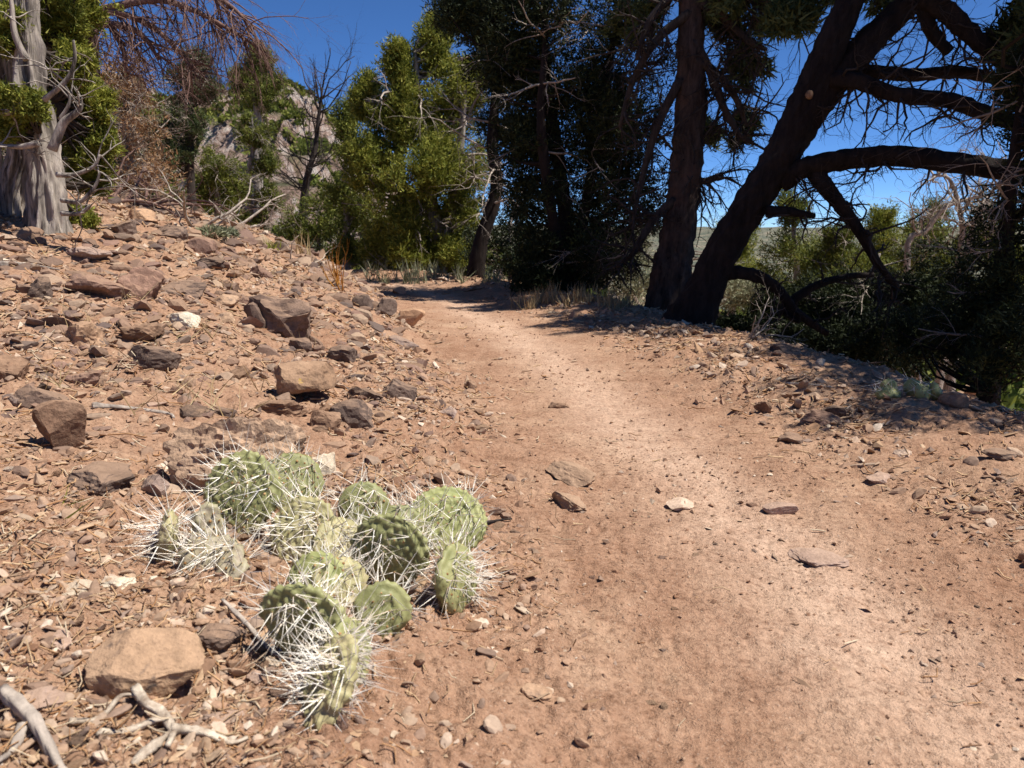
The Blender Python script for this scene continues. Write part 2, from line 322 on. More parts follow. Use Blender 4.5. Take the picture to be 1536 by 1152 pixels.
# ------------------------------------------------------------------ shared shape makers
def cr(pts, n):                                  # smooth curve through points
    p = np.asarray(pts, float)
    if len(p) < 3: return np.stack([p[0] + (p[-1] - p[0]) * t for t in np.linspace(0, 1, n)])
    p = np.vstack([2 * p[0] - p[1], p, 2 * p[-1] - p[-2]]); out = []; m = len(p) - 3
    for k in np.linspace(0, m - 1e-6, n):
        i = int(k); t = k - i; a, b, c, d = p[i:i + 4]
        out.append(0.5 * (2 * b + (c - a) * t + (2 * a - 5 * b + 4 * c - d) * t * t + (3 * b - a - 3 * c + d) * t ** 3))
    return np.array(out)
class Tubes:
    def __init__(s): s.v = []; s.f = []; s.n = 0
    def add(s, pts, rad, sides=5, bark=0.0, freq=9.0, flute=0.0, seed=0):
        p = np.asarray(pts, float); n = len(p); rad = np.broadcast_to(np.asarray(rad, float), (n,))
        t = np.gradient(p, axis=0); t /= np.linalg.norm(t, axis=1)[:, None] + 1e-12
        ref = np.array([0, 0, 1.0]) if abs(t[0, 2]) < 0.9 else np.array([1.0, 0, 0])
        u = np.cross(t[0], ref); u /= np.linalg.norm(u); us = [u]
        for i in range(1, n):
            u = u - t[i] * (u @ t[i]); u /= np.linalg.norm(u) + 1e-12; us.append(u)
        us = np.array(us); ws = np.cross(t, us); th = np.linspace(0, 2 * math.pi, sides, endpoint=False)
        rr = np.repeat(rad[:, None], sides, 1)
        if bark or flute:
            ln = np.concatenate([[0], np.cumsum(np.linalg.norm(np.diff(p, axis=0), axis=1))])[:, None]
            cx, cy = np.cos(th)[None] * np.ones_like(ln), np.sin(th)[None] * np.ones_like(ln)
            nz = np.abs(pn(cx * 3.2 + seed, cy * 3.2, ln * freq)) + 0.6 * np.abs(pn(cx * 7, cy * 7 + seed, ln * freq * 2.6)) + 0.35 * pn(cx * 14, cy * 14, ln * freq * 5 + seed)
            rr = rr * (1 + flute * pn(cx * 1.6 + seed, cy * 1.6, ln * 1.3)) + rr * bark * (nz - 0.45)
        v = p[:, None] + us[:, None] * (np.cos(th) [None, :, None] * rr[..., None]) + ws[:, None] * (np.sin(th)[None, :, None] * rr[..., None])
        v = np.concatenate([v.reshape(-1, 3), p[:1], p[-1:]]) if sides > 4 else v.reshape(-1, 3)
        i = np.arange(n * sides).reshape(n, sides); j = np.roll(i, -1, 1)
        q1 = np.stack([i[:-1], j[:-1], j[1:]], -1).reshape(-1, 3); q2 = np.stack([i[:-1], j[1:], i[1:]], -1).reshape(-1, 3)
        c0 = np.stack([j[0], i[0], np.full(sides, n * sides)], -1); c1 = np.stack([i[-1], j[-1], np.full(sides, n * sides + 1)], -1)
        s.v.append(v); s.f.append((np.concatenate([q1, q2, c0, c1]) if sides > 4 else np.concatenate([q1, q2])) + s.n); s.n += len(v)
    def build(s, name, mat, parent=None):
        if not s.v: return None
        v = np.concatenate(s.v); base = np.array(parent.location) if parent is not None else np.zeros(3)
        return mesh(name, v - base, np.concatenate(s.f), mat, parent)
def unit(v): v = np.asarray(v, float); return v / (np.linalg.norm(v) + 1e-12)
def twigs(T, g, p, d, L, r, lev, droop=0.0, wig=0.35, kids=(3, 5), sides=4, spread=0.9, tips=None, up=0.0):
    """a wandering dead branch that forks into finer ones"""
    n = (6 if lev > 1 else 5) if lev else 3; pts = [np.array(p, float)]; d = unit(d)
    for i in range(n):
        d = unit(d + g.normal(0, wig, 3) * 0.55 + np.array([0, 0, (up - droop) * 0.35])); pts.append(pts[-1] + d * L / n)
    pts = np.array(pts); rad = np.linspace(r, r * 0.35, n + 1); T.add(pts, rad, sides if lev > 1 else 3)
    if tips is not None: tips.append((pts[-1], d))
    if lev > 0:
        for k in range(g.integers(*kids) + 1):
            i = g.integers(1, n + 1); dd = unit(pts[i] - pts[i - 1]); q = unit(dd + g.normal(0, spread, 3) * 0.75)
            twigs(T, g, pts[i], q, L * g.uniform(0.35, 0.65), rad[i] * 0.6, lev - 1, droop, wig, kids, max(3, sides - 1), spread, tips, up)
def blades(c, d, length, width, g, jit=0.7):
    """kite shaped leaf faces at centres c pointing along d"""
    n = len(c); dd = d + g.normal(0, jit, (n, 3)); dd /= np.linalg.norm(dd, axis=1)[:, None] + 1e-9
    sd_ = np.cross(dd, g.normal(0, 1, (n, 3))); sd_ /= np.linalg.norm(sd_, axis=1)[:, None] + 1e-9
    L = (length * g.uniform(0.6, 1.35, n))[:, None]; W = (width * g.uniform(0.7, 1.3, n))[:, None]
    v = np.stack([c - dd * L * 0.4 + sd_ * W * 0.62, c + dd * L * 0.65, c - dd * L * 0.4 - sd_ * W * 0.62], 1)
    return v.reshape(-1, 3), np.arange(3 * n).reshape(n, 3)
def crown_points(lobes, g, nsub=12, ntuft=18, nblade=12, sub=(0.22, 0.4), tuft=0.09, up=0.5, shell=0.6):
    C, D, SL = [], [], []
    for c, rx, ry, rz, dens in lobes:
        ns = max(3, int(nsub * dens))
        q = g.normal(size=(ns, 3)); q /= np.linalg.norm(q, axis=1)[:, None]; q *= (g.uniform(0.15, 1, ns) ** 0.5)[:, None]
        sc = np.array(c) + q * np.array([rx, ry, rz]) * 0.85; sr = g.uniform(*sub, ns) * (rx * ry * rz) ** (1 / 3); SL += list(sc)
        for k in range(ns):
            e = g.normal(size=(ntuft, 3)); e /= np.linalg.norm(e, axis=1)[:, None]
            rr = np.where(g.random(ntuft) < shell, g.uniform(0.8, 1.05, ntuft), g.uniform(0.2, 0.9, ntuft))
            tc = sc[k] + e * (rr * sr[k])[:, None] * np.array([1, 1, 1.15]); td = unit(1) * 0 + e + np.array([0, 0, up]); td /= np.linalg.norm(td, axis=1)[:, None] + 1e-9
            c3 = np.repeat(tc, nblade, 0); d3 = np.repeat(td, nblade, 0); a = g.uniform(-0.3, 1, len(c3))[:, None] * tuft
            C.append(c3 + d3 * a + g.normal(0, tuft * 0.33, c3.shape)); D.append(d3)
    return np.concatenate(C), np.concatenate(D), SL
def tree(name, label, base, stem, lobes, leaf, bark, seed, r0, blade, cat='tree', group=None, nsub=12, ntuft=18, nblade=18, tuft=None,
         deadtw=0, sides=9, sub=(0.22, 0.4), bleach=None, up=0.5, stems=None):
    """trunk(s) up through the lobes, a limb to every clump, leaf faces in clumps round the limb ends"""
    g = np.random.default_rng(seed); t = thing(name, label, cat, base, group)
    T = Tubes(); tips = []
    allst = [stem] + (stems or []); sp = []
    for k, st in enumerate(allst):
        c = cr(st, 26); T.add(c, np.linspace(r0 * (1 if k == 0 else 0.7), r0 * 0.15, 26), sides, bark=0.25, freq=6, flute=0.3, seed=seed); sp.append(c)
    T.build('trunk', M[bark], t); sp = np.concatenate(sp)
    C, D, SL = crown_points(lobes, g, nsub, ntuft, nblade, sub, tuft or blade * 2.2, up)
    B = Tubes()
    for c in SL:
        dz = np.linalg.norm(sp - c, axis=1) + 1.2 * np.maximum(0, sp[:, 2] - c[2] + 0.1); k = int(np.argmin(dz)); a = sp[k]
        mid = (a + c) / 2 + g.normal(0, 0.08, 3) * np.linalg.norm(c - a) - np.array([0, 0, 0.08]) * np.linalg.norm(c - a)
        B.add(cr([a, mid, c], 5), np.linspace(r0 * 0.22, r0 * 0.06, 5), 3)
    B.build('branches', M[bark], t)
    if deadtw:
        W = Tubes()
        for i in range(deadtw):
            a = sp[g.integers(3, len(sp) - 3)]; q = unit(np.array([g.normal(), g.normal() - 0.5, g.normal() * 0.4 - 0.1]))
            twigs(W, g, a, q, r0 * g.uniform(4, 9), r0 * 0.13, 2, 0.1)
        W.build('dead_twigs', M[bleach or 'dead_wood'], t)
    v, f = blades(C, D, blade * 1.3, blade * 0.29, g)
    mesh('foliage', v - np.array(base, float), f, M[leaf], t, smooth=False)
    return t
def L_(px, py, d, wpx, hpx, dens=1.0, dy=None):  # crown lobe from its place and size
    c = P(px, py, d); k = d / F; return (c, wpx * k / 2, (dy if dy else wpx * k / 2), hpx * k / 2, dens)

# ------------------------------------------------------------------ rocks
def rock_mesh(seed, n, dims, cuts=7, rough=0.10, pits=0.0, box=0.35):
    g = np.random.default_rng(seed); v, f = ico(n); v = v.copy()
    m = np.max(np.abs(v), axis=1)[:, None]; v = v * (1 - box) + v / m * box * 0.86
    for i in range(cuts):
        q = unit(g.normal(size=3)); c = g.uniform(0.46, 0.78); e = np.maximum(0, v @ q - c); v -= e[:, None] * q * 0.95
    o = g.uniform(0, 50, 3); nn = v / np.linalg.norm(v, axis=1)[:, None]
    h = rough * fbm(v[:, 0] * 1.7 + o[0], v[:, 1] * 1.7 + o[1], v[:, 2] * 1.7 + o[2], 5, 0.55)
    h = h + rough * 0.38 * fbm(v[:, 0] * 5.5 + o[1], v[:, 1] * 5.5, v[:, 2] * 5.5 + o[0], 4, 0.6) - rough * 0.5 * np.abs(pn(v[:, 0] * 2.6 + o[2], v[:, 1] * 2.6, v[:, 2] * 3.4 + o[1]))
    if pits:
        pz = pn(v[:, 0] * 6 + o[1], v[:, 1] * 6, v[:, 2] * 6); h = h - pits * np.maximum(0, pz - 0.12) - pits * 0.6 * np.maximum(0, pn(v[:, 0] * 13, v[:, 1] * 13 + o[0], v[:, 2] * 13) - 0.1)
    v = v + nn * h[:, None]; v /= np.abs(v).max(0)
    return v * (np.array(dims) / 2), f
def rock(x0, y0, x1, y1, mat, label, seed, name='rock', cuts=10, rough=0.10, pits=0.0, deep=0.85, yaw=0.0, roll=0.0, minh=0.3, sink=0.34, n=None, lift=0.0, group=None):
    cx = (x0 + x1) / 2; g = G(cx, y1 - 0.12 * (y1 - y0)); dep = g[1] * math.cos(PITCH) + (CAMH - g[2]) * math.sin(PITCH)
    W = (x1 - x0) * dep / F; Hh = (y1 - y0) * dep / F; dy = W * deep
    a = math.atan2(CAMH - g[2], g[1]); hz = max(minh * W, (Hh - dy * math.sin(a)) / math.cos(a)) * (1 + sink)
    if n is None: n = 4 if (x1 - x0) > 48 else 3
    v, f = rock_mesh(seed, n, (W * 1.04, dy, hz), cuts, rough, pits)
    y = g[1] + dy * 0.38; z = H(g[0], g[1] + dy * 0.2)
    o = mesh(name, v, f, M[mat], None, False, (g[0] * y / g[1] * 0.5 + g[0] * 0.5, y, z + hz * (0.5 - sink) + lift))
    o.rotation_euler = (0, roll, yaw); return tag(o, label, 'rock', group)
rock(243, 612, 462, 775, 'sandy', 'large pitted tan boulder directly behind the prickly pear', 11, 'boulder', cuts=3, rough=0.15, pits=0.13, deep=0.5, n=5, sink=0.2, lift=0.008)
rock(54, 596, 133, 688, 'brown', 'upright brown block of rock on the slope, taller than wide', 12, cuts=8, rough=0.05, deep=0.8, sink=0.08)
rock(22, 568, 92, 618, 'dark', 'rounded dark grey rock touching the upright brown block', 13, cuts=6, rough=0.07)
rock(-18, 533, 42, 580, 'brown', 'brown rock at the far side of the rounded dark rock', 14, cuts=6)
rock(183, 516, 263, 561, 'dark', 'dark flat oval rock lying alone on the gravel slope', 15, cuts=6, rough=0.07, yaw=0.2)
rock(399, 545, 498, 613, 'lichen', 'tan block of rock with orange lichen and a dark hollow beneath', 16, cuts=9, rough=0.07, lift=0.012, sink=0.05)
rock(494, 589, 569, 648, 'dark', 'dark topped rock beside the lichen covered tan block', 17, cuts=7)
rock(464, 613, 517, 651, 'brown', 'small brown rock wedged below the dark topped rock', 18)
rock(563, 568, 624, 604, 'dark', 'long dark slab of rock tilted towards the trail', 19, deep=0.5, roll=0.35, cuts=8)
rock(596, 462, 638, 496, 'tan', 'tan squared rock at the edge of the trail', 20, cuts=9, rough=0.05, sink=0.08)
rock(558, 446, 597, 480, 'dark', 'dark rock next to the tan squared rock', 21)
rock(527, 440, 560, 468, 'dark', 'dark rock uphill of the pair beside the trail', 22)
rock(588, 430, 612, 443, 'tan', 'small tan rock on the trail where it bends', 23)
rock(130, 945, 302, 1070, 'spotted', 'big flat tan rock with dark spots behind the bleached branch', 24, cuts=6, rough=0.05, deep=0.62, minh=0.3, n=5, sink=0.22)
rock(296, 934, 374, 992, 'dark', 'dark flat stone between spotted rock and cactus', 25, deep=0.9, minh=0.15, sink=0.3)
rock(95, 694, 212, 762, 'dark', 'wide dark slab sunk in the soil beside the pitted boulder', 26, deep=1.0, minh=0.1, sink=0.35)
rock(209, 702, 254, 749, 'grey', 'pinkish grey stone leaning on the pitted boulder', 27)
rock(458, 667, 502, 722, 'white', 'white crusted stone at the end of the pitted boulder', 28, cuts=6)
rock(362, 420, 468, 517, 'dark', 'broad dark brown slab bedded in the upper slope', 29, deep=0.9, minh=0.2, sink=0.3, rough=0.12)
rock(370, 455, 400, 500, 'dark', 'narrow black edged stone against the broad dark slab', 30)
rock(98, 414, 192, 457, 'red', 'flat reddish rock high on the slope', 31, deep=0.8)
rock(30, 414, 82, 454, 'dark', 'dark grey lumpy rock near the flat reddish rock', 32)
rock(172, 397, 242, 457, 'red', 'purple brown rock with a ridged top on the slope', 33, deep=0.8)
rock(240, 420, 310, 452, 'dark', 'long low dark rock between ridged rock and broad slab', 34)
rock(312, 438, 353, 463, 'tan', 'tan rounded rock above a similar lower one', 35)
rock(312, 464, 350, 487, 'tan', 'tan rounded rock just below a similar one', 36)
rock(180, 482, 241, 518, 'brown', 'layered brown rock above the dark oval rock', 37, rough=0.14)
rock(90, 480, 160, 530, 'tan', 'sandy tan rock half buried in pale soil', 38, sink=0.35)
rock(102, 547, 151, 583, 'red', 'angular reddish rock between oval rock and rounded dark rock', 39)
rock(187, 316, 240, 341, 'tan', 'pale flat topped rock on the crest of the slope', 40, cuts=8, rough=0.05)
rock(168, 332, 204, 357, 'dark', 'dark rock below the pale flat topped rock', 41)
rock(224, 334, 277, 361, 'dark', 'dark rounded rock beside the pale flat topped rock', 42)
rock(274, 354, 322, 384, 'red', 'reddish rock on the crest below the cushion cactus', 43)
rock(285, 384, 345, 408, 'dark', 'purple grey rock sunk in the upper slope', 44, sink=0.3)
rock(95, 372, 160, 396, 'grey', 'grey lichen flecked rock below the shaggy trunk', 45, sink=0.3)
rock(250, 470, 300, 500, 'white', 'white crusted flat rock in the middle of the slope', 46, sink=0.3)
rock(385, 595, 465, 632, 'brown', 'low brown rock under the lichen covered block', 47, sink=0.25)
rock(302, 606, 350, 630, 'dark', 'low dark stone just above the pitted boulder', 48, sink=0.3)
rock(490, 515, 545, 550, 'dark', 'dark rock with a pale base near the tilted slab', 49)
rock(373, 400, 408, 420, 'red', 'orange red small rock on the upper slope', 50)
rock(430, 505, 470, 530, 'dark', 'dark purple stone at the foot of the broad slab', 51)
rock(832, 728, 878, 779, 'sandy', 'long tan rock poking out of the trail edge', 52, deep=1.9, yaw=0.5, minh=0.35, n=4)
rock(832, 681, 886, 743, 'sandy', 'long flat pale rock sunk in the trail edge', 53, deep=2.3, yaw=0.45, minh=0.2, sink=0.3, n=4)
rock(999, 744, 1047, 771, 'pale', 'thin pale sliver of rock flush with the trail', 54, deep=0.9, yaw=0.5, minh=0.12, sink=0.3)
rock(1146, 759, 1198, 779, 'grey', 'smooth oval pinkish stone lying on the trail', 55, cuts=3, rough=0.04, deep=0.55, sink=0.08)
rock(1184, 812, 1272, 860, 'grey', 'rough pale rock half buried in the middle of the trail', 56, deep=1.0, minh=0.15, sink=0.32, rough=0.13)
rock(820, 597, 856, 614, 'brown', 'small flat brown rock on the trail', 57)
rock(692, 563, 715, 586, 'brown', 'small three cornered dark rock at the trail edge', 58)
rock(655, 606, 690, 630, 'grey', 'pinkish grey stone on the slope beside the trail', 59)
rock(1132, 599, 1160, 625, 'brown', 'brown rock standing on the chip strewn verge', 60, sink=0.05)
rock(1203, 618, 1262, 643, 'red', 'reddish angular rock on the verge', 61)
rock(1168, 646, 1205, 672, 'dark', 'dark rock beside the reddish rock on the verge', 62)
rock(1236, 608, 1274, 632, 'dark', 'dark grey rock behind the reddish rock on the verge', 63)
rock(1412, 585, 1454, 616, 'brown', 'round brown rock next to the small green cactus', 64, cuts=4, rough=0.06)
rock(1440, 578, 1510, 606, 'tan', 'long tan rock in the shade behind the round brown rock', 65)
rock(1480, 680, 1530, 700, 'dark', 'low dark rock at the edge of the tree shade', 66)
rock(1120, 526, 1142, 540, 'brown', 'brown stone in the shade of the leaning pine', 67)
rock(1150, 512, 1205, 534, 'dark', 'dark rock below the leaning pine', 68)
rock(1152, 500, 1172, 512, 'pale', 'small bright white stone below the leaning pine', 69)
rock(1345, 672, 1375, 690, 'pale', 'small pale pointed stone on the verge', 70)
rock(1300, 708, 1345, 730, 'grey', 'pinkish angular stone on the verge', 71)
rock(57, 948, 108, 985, 'grey', 'grey stone uphill of the big spotted rock', 72)
rock(0, 1030, 95, 1085, 'grey', 'flat grey stone under the thick stick', 73, minh=0.15, sink=0.3)
rock(778, 1026, 828, 1062, 'tan', 'flat tan stone lying on the smooth trail dirt', 74, minh=0.15, sink=0.25)
rock(365, 1000, 400, 1030, 'grey', 'grey stone in front of the nearest cactus pad', 75)
rock(300, 1070, 360, 1098, 'grey', 'flat pinkish stone beside the bleached branch', 76, minh=0.15)
rock(210, 600, 250, 612, 'grey', 'thin grey stone on gravel above the boulder', 77, minh=0.15)
rock(150, 850, 205, 890, 'white', 'white crusted broken stone near the shrivelled pads', 78, rough=0.16)
rock(70, 860, 150, 905, 'white', 'white flecked crumbly rock lying next to bare soil', 79, rough=0.16, minh=0.15)
HERO = [(o.location.x, o.location.y, max(o.dimensions.x, o.dimensions.y) / 2, re.split(r' (?:on|in|at|behind|beside|beneath|directly|touching|lying|bedded|high|near|between|above|just|half|below|sunk|poking|flush|standing|next|with|tilted|wedged|against|leaning|uphill|under|where|and) ', o['label'])[0]) for o in bpy.data.objects if o.name.startswith(('rock', 'boulder'))]
# loose stones: individuals that share a dozen meshes
stone_me = []
for k in range(14):
    v, f = rock_mesh(200 + k, 3, (1, 0.8, 0.55), 11, 0.16, 0.05, 0.5); o = mesh('stone', v, f, None, None, False); stone_me.append(o.data); bpy.data.objects.remove(o)
g = np.random.default_rng(21)
def zone_pick(g, d0=0.65, d1=8.0):
    d = math.exp(g.uniform(math.log(d0), math.log(d1))); a = g.uniform(-0.68, 0.68); x, y = d * math.sin(a), d * math.cos(a)
    return x, y, float(trail_s(np.array([x]), np.array([y]))[0])
mats = ['tan', 'brown', 'red', 'grey', 'dark', 'pale']; by = {}
for mt in mats: by[mt] = [me.copy() for me in stone_me]; [me.materials.append(M[mt]) for me in by[mt]]
_ph = [q[3] for q in HERO]; UNI = [i for i, q in enumerate(_ph) if _ph.count(q) == 1 and len(q.split()) > 2]
cnt = 0
words = {'tan': 'tan', 'brown': 'brown', 'red': 'reddish', 'grey': 'pinkish grey', 'dark': 'dark', 'pale': 'pale'}
while cnt < 232:
    x, y, s = zone_pick(g)
    if any((x - a) ** 2 + (y - b) ** 2 < (c * 0.8) ** 2 for a, b, c, _ in HERO): continue
    if s < 0.6 and y < 1.25 and abs(s) > 0.38 and x < 0.5: continue
    if abs(s) < 0.38:
        if g.random() > 0.25: continue
        zone, sz = 'on the worn dirt trail', g.uniform(0.008, 0.017)
    elif s > 0: zone, sz = 'scattered over the uphill slope', g.choice([g.uniform(0.018, 0.045), g.uniform(0.04, 0.085)], p=[.72, .28]) * (0.75 + 0.17 * y)
    else:
        if s < -1.5: continue
        zone, sz = 'on the chip covered verge below the trail', g.uniform(0.012, 0.03) * (0.8 + 0.12 * y)
    if y < 1.5: sz = min(sz, 0.022)
    mt = mats[g.choice(6, p=[0.24, 0.25, 0.16, 0.17, 0.13, 0.05])]
    o = bpy.data.objects.new('stone', by[mt][g.integers(14)]); COL.objects.link(o)
    o.location = (x, y, H(x, y) + sz * 0.03); o.scale = (sz * g.uniform(0.8, 1.4), sz * g.uniform(0.8, 1.3), sz * g.uniform(0.7, 1.2))
    o.rotation_euler = (g.normal(0, 0.25), g.normal(0, 0.25), g.uniform(0, 6.28))
    j = min(UNI, key=lambda q: (HERO[q][0] - x) ** 2 + (HERO[q][1] - y) ** 2); sx, sy, sz_ = o.scale
    size = 'tiny' if sz < 0.014 else 'small' if sz < 0.035 else 'fist sized'
    form = 'flat' if sz_ < 0.85 * min(sx, sy) else 'long' if sx > 1.35 * sy else 'blocky'
    tag(o, '%s %s %s stone on the %s near the %s' % (size, form, words[mt], 'trail' if 'trail' in zone[:20] else 'slope' if 'slope' in zone else 'verge', HERO[j][3]), 'stone', 'loose stones ' + zone); cnt += 1

# gravel, chips and needles: nobody could count these
def scatter(n, g, left, verge, trail, d1=9.0):
    d = np.exp(g.uniform(math.log(0.55), math.log(d1), n * 4)); a = g.uniform(-0.75, 0.75, n * 4); x, y = d * np.sin(a), d * np.cos(a)
    s = trail_s(x, y); cl = 0.55 + 0.9 * pn(x * 2.2, y * 2.2, 11)
    side = np.where(s > 0, left, np.where(s > -1.7, verge, 0)); k = sstep(0.16, 0.66, np.abs(s) + 0.12 * pn(x * 5, y * 5, 7)); p = (trail + (side - trail) * k * k) * np.clip(0.6 + 1.4 * (cl - 0.55), 0.12, 1)
    k = np.flatnonzero(g.random(n * 4) < p)[:n]; return x[k], y[k], d[k], s[k]
_octa = (np.array([(1, 0, 0), (-1, 0, 0), (0, 1, 0), (0, -1, 0), (0, 0, 1), (0, 0, -1)], float), np.array([(0, 2, 4), (2, 1, 4), (1, 3, 4), (3, 0, 4), (2, 0, 5), (1, 2, 5), (3, 1, 5), (0, 3, 5)]))
def gravel(name, n, seed, size, mat, flatness, zones, label, elong=1.5):
    g = np.random.default_rng(seed); X_, Y_, D_, S_ = scatter(n, g, *zones); n = len(X_)
    sz0 = np.exp(g.normal(0, 0.55, n).clip(-1.2, 1.15)) * size * (0.45 + 0.45 * D_); sz0 = np.where(np.abs(S_) < 0.36, sz0 * 0.6, sz0)
    V, Fc, off = [], [], 0
    for big in (True, False):
        k = np.flatnonzero((sz0 / D_ > 0.0075) == big); x, y, sz = X_[k], Y_[k], sz0[k]; n = len(k); v0, f0 = ico(2) if big else _octa
        rot = g.uniform(0, 2 * math.pi, n); ca, sa = np.cos(rot), np.sin(rot)
        if big:
            v = v0[None] * np.ones((n, 1, 1))
            for c in range(6):
                q = g.normal(size=(n, 3)); q /= np.linalg.norm(q, axis=1)[:, None]; e = np.maximum(0, np.einsum('nij,nj->ni', v, q) - g.uniform(0.45, 0.8, (n, 1))); v = v - e[..., None] * q[:, None]
            v = v * g.uniform(0.93, 1.07, (n, len(v0), 1))
        else: v = v0[None] * g.uniform(0.6, 1.3, (n, len(v0), 1)) + g.normal(0, 0.22, (n, len(v0), 3))
        v = v * np.stack([sz * g.uniform(0.8, elong, n), sz * g.uniform(0.6, 1, n), sz * flatness * g.uniform(0.6, 1.3, n)], -1)[:, None]
        tl = g.normal(0, 0.3, (n, 2)); v[..., 2] += v[..., 0] * tl[:, :1] + v[..., 1] * tl[:, 1:]
        X = v[..., 0] * ca[:, None] - v[..., 1] * sa[:, None]; Y = v[..., 0] * sa[:, None] + v[..., 1] * ca[:, None]
        z = height(x, y); V.append(np.stack([X + x[:, None], Y + y[:, None], v[..., 2] + (z + sz * flatness * 0.25)[:, None]], -1).reshape(-1, 3))
        Fc.append((f0[None] + (np.arange(n) * len(v0))[:, None, None]).reshape(-1, 3) + off); off += n * len(v0)
    o = mesh(name, np.concatenate(V), np.concatenate(Fc), M[mat], None, False); o['kind'] = 'stuff'; o['label'] = label; o['category'] = 'gravel'; return o
_b = bmesh.new(); bmesh.ops.create_icosphere(_b, subdivisions=1, radius=1.0)
_ico[1] = (np.array([a.co[:] for a in _b.verts]), np.array([[a.index for a in q.verts] for q in _b.faces])); _b.free()
M['clods'] = m_chips('soil_clods', [(0.20, 0.105, 0.06), (0.30, 0.17, 0.105), (0.38, 0.235, 0.15), (0.25, 0.14, 0.085)])
gravel('soil_clods', 11500, 35, 0.0026, 'clods', 0.6, (0.45, 0.45, 0.7), 'small crumbs of dry reddish soil lying on the trail', 1.3)
gravel('gravel', 23500, 31, 0.0041, 'gravel', 0.6, (1.0, 0.85, 0.16), 'loose gravel and small stones strewn over the soil')
gravel('bark_chips', 11000, 32, 0.0038, 'chips', 0.3, (0.45, 1.0, 0.04), 'dry bark flakes and wood chips littering the ground', 2.4)
def rubble(n, seed):
    g = np.random.default_rng(seed); d = np.exp(g.uniform(math.log(1.4), math.log(7.5), n * 3)); a = g.uniform(-0.75, 0.35, n * 3); x, y = d * np.sin(a), d * np.cos(a); s = trail_s(x, y)
    k = np.flatnonzero((s > 0.5) & (s < 5) & (g.random(n * 3) < np.clip(0.5 + 1.2 * pn(x * 1.1, y * 1.1, 21) + 0.12 * s, 0.1, 1)))[:n]; x, y, d = x[k], y[k], d[k]; n = len(k)
    sz = np.exp(g.normal(0, 0.45, n).clip(-0.8, 0.9)) * 0.0095 * (0.5 + 0.42 * d); v0, f0 = ico(2); v = v0[None] * np.ones((n, 1, 1))
    for c in range(8):
        q = g.normal(size=(n, 3)); q /= np.linalg.norm(q, axis=1)[:, None]; e = np.maximum(0, np.einsum('nij,nj->ni', v, q) - g.uniform(0.4, 0.75, (n, 1))); v = v - e[..., None] * q[:, None]
    v = v * g.uniform(0.93, 1.07, (n, len(v0), 1)) * np.stack([sz * g.uniform(0.9, 1.9, n), sz * g.uniform(0.8, 1.4, n), sz * g.uniform(0.45, 0.95, n)], -1)[:, None]
    tl = g.normal(0, 0.22, (n, 2)); v[..., 2] += v[..., 0] * tl[:, :1] + v[..., 1] * tl[:, 1:]; r = g.uniform(0, 6.28, n)[:, None]
    W = np.stack([v[..., 0] * np.cos(r) - v[..., 1] * np.sin(r) + x[:, None], v[..., 0] * np.sin(r) + v[..., 1] * np.cos(r) + y[:, None], v[..., 2] + height(x, y)[:, None] - 0.02 * sz[:, None]], -1)
    M['rubble'] = m_chips('rubble', [(0.13, 0.085, 0.065), (0.22, 0.14, 0.095), (0.30, 0.19, 0.125), (0.17, 0.105, 0.08), (0.36, 0.25, 0.17), (0.11, 0.08, 0.068), (0.25, 0.15, 0.11)])
    o = mesh('rubble', W.reshape(-1, 3), (f0[None] + (np.arange(n) * len(v0))[:, None, None]).reshape(-1, 3), M['rubble'], None, False); o['kind'] = 'stuff'; o['label'] = 'broken brown rubble bedded all over the uphill slope'; o['category'] = 'rubble'
rubble(2300, 37)
def needles(name, n, seed, L0, mat, zones, label):
    g = np.random.default_rng(seed); x, y, d, s = scatter(n, g, *zones); n = len(x)
    a = g.uniform(0, 6.283, n); L = L0 * np.exp(g.normal(-0.2, 0.4, n)) * (0.7 + 0.22 * d); r = 0.0007 * (0.5 + 0.75 * d) * g.uniform(0.7, 1.5, n)
    dx, dy = np.cos(a) * L / 2, np.sin(a) * L / 2; bend = g.normal(0, 0.18, n) * L
    pts = [(x - dx, y - dy), (x - np.sin(a) * bend, y + np.cos(a) * bend), (x + dx, y + dy)]; V = []
    lift = np.abs(g.normal(0, 0.004, n)) + r
    for i, (qx, qy) in enumerate(pts):
        z = height(qx, qy) + lift * (1 + (i == 2) * g.uniform(0, 1.6, n))
        for k in range(3):
            t = k * 2.094; V.append(np.stack([qx - np.sin(a) * r * math.cos(t), qy + np.cos(a) * r * math.cos(t), z + r * math.sin(t)], -1))
    V = np.stack(V, 1); f0 = []
    for i in (0, 3):
        for k in range(3): f0.append((i + k, i + (k + 1) % 3, i + 3 + (k + 1) % 3, i + 3 + k))
    f = (np.array(f0)[None] + (np.arange(n) * 9)[:, None, None]).reshape(-1, 4)
    o = mesh(name, V.reshape(-1, 3), f, M[mat]); o['kind'] = 'stuff'; o['label'] = label; o['category'] = 'litter'
needles('needle_litter', 7500, 33, 0.026, 'needles', (0.75, 1.0, 0.025), 'dry pine needles and grass bits lying on the ground')

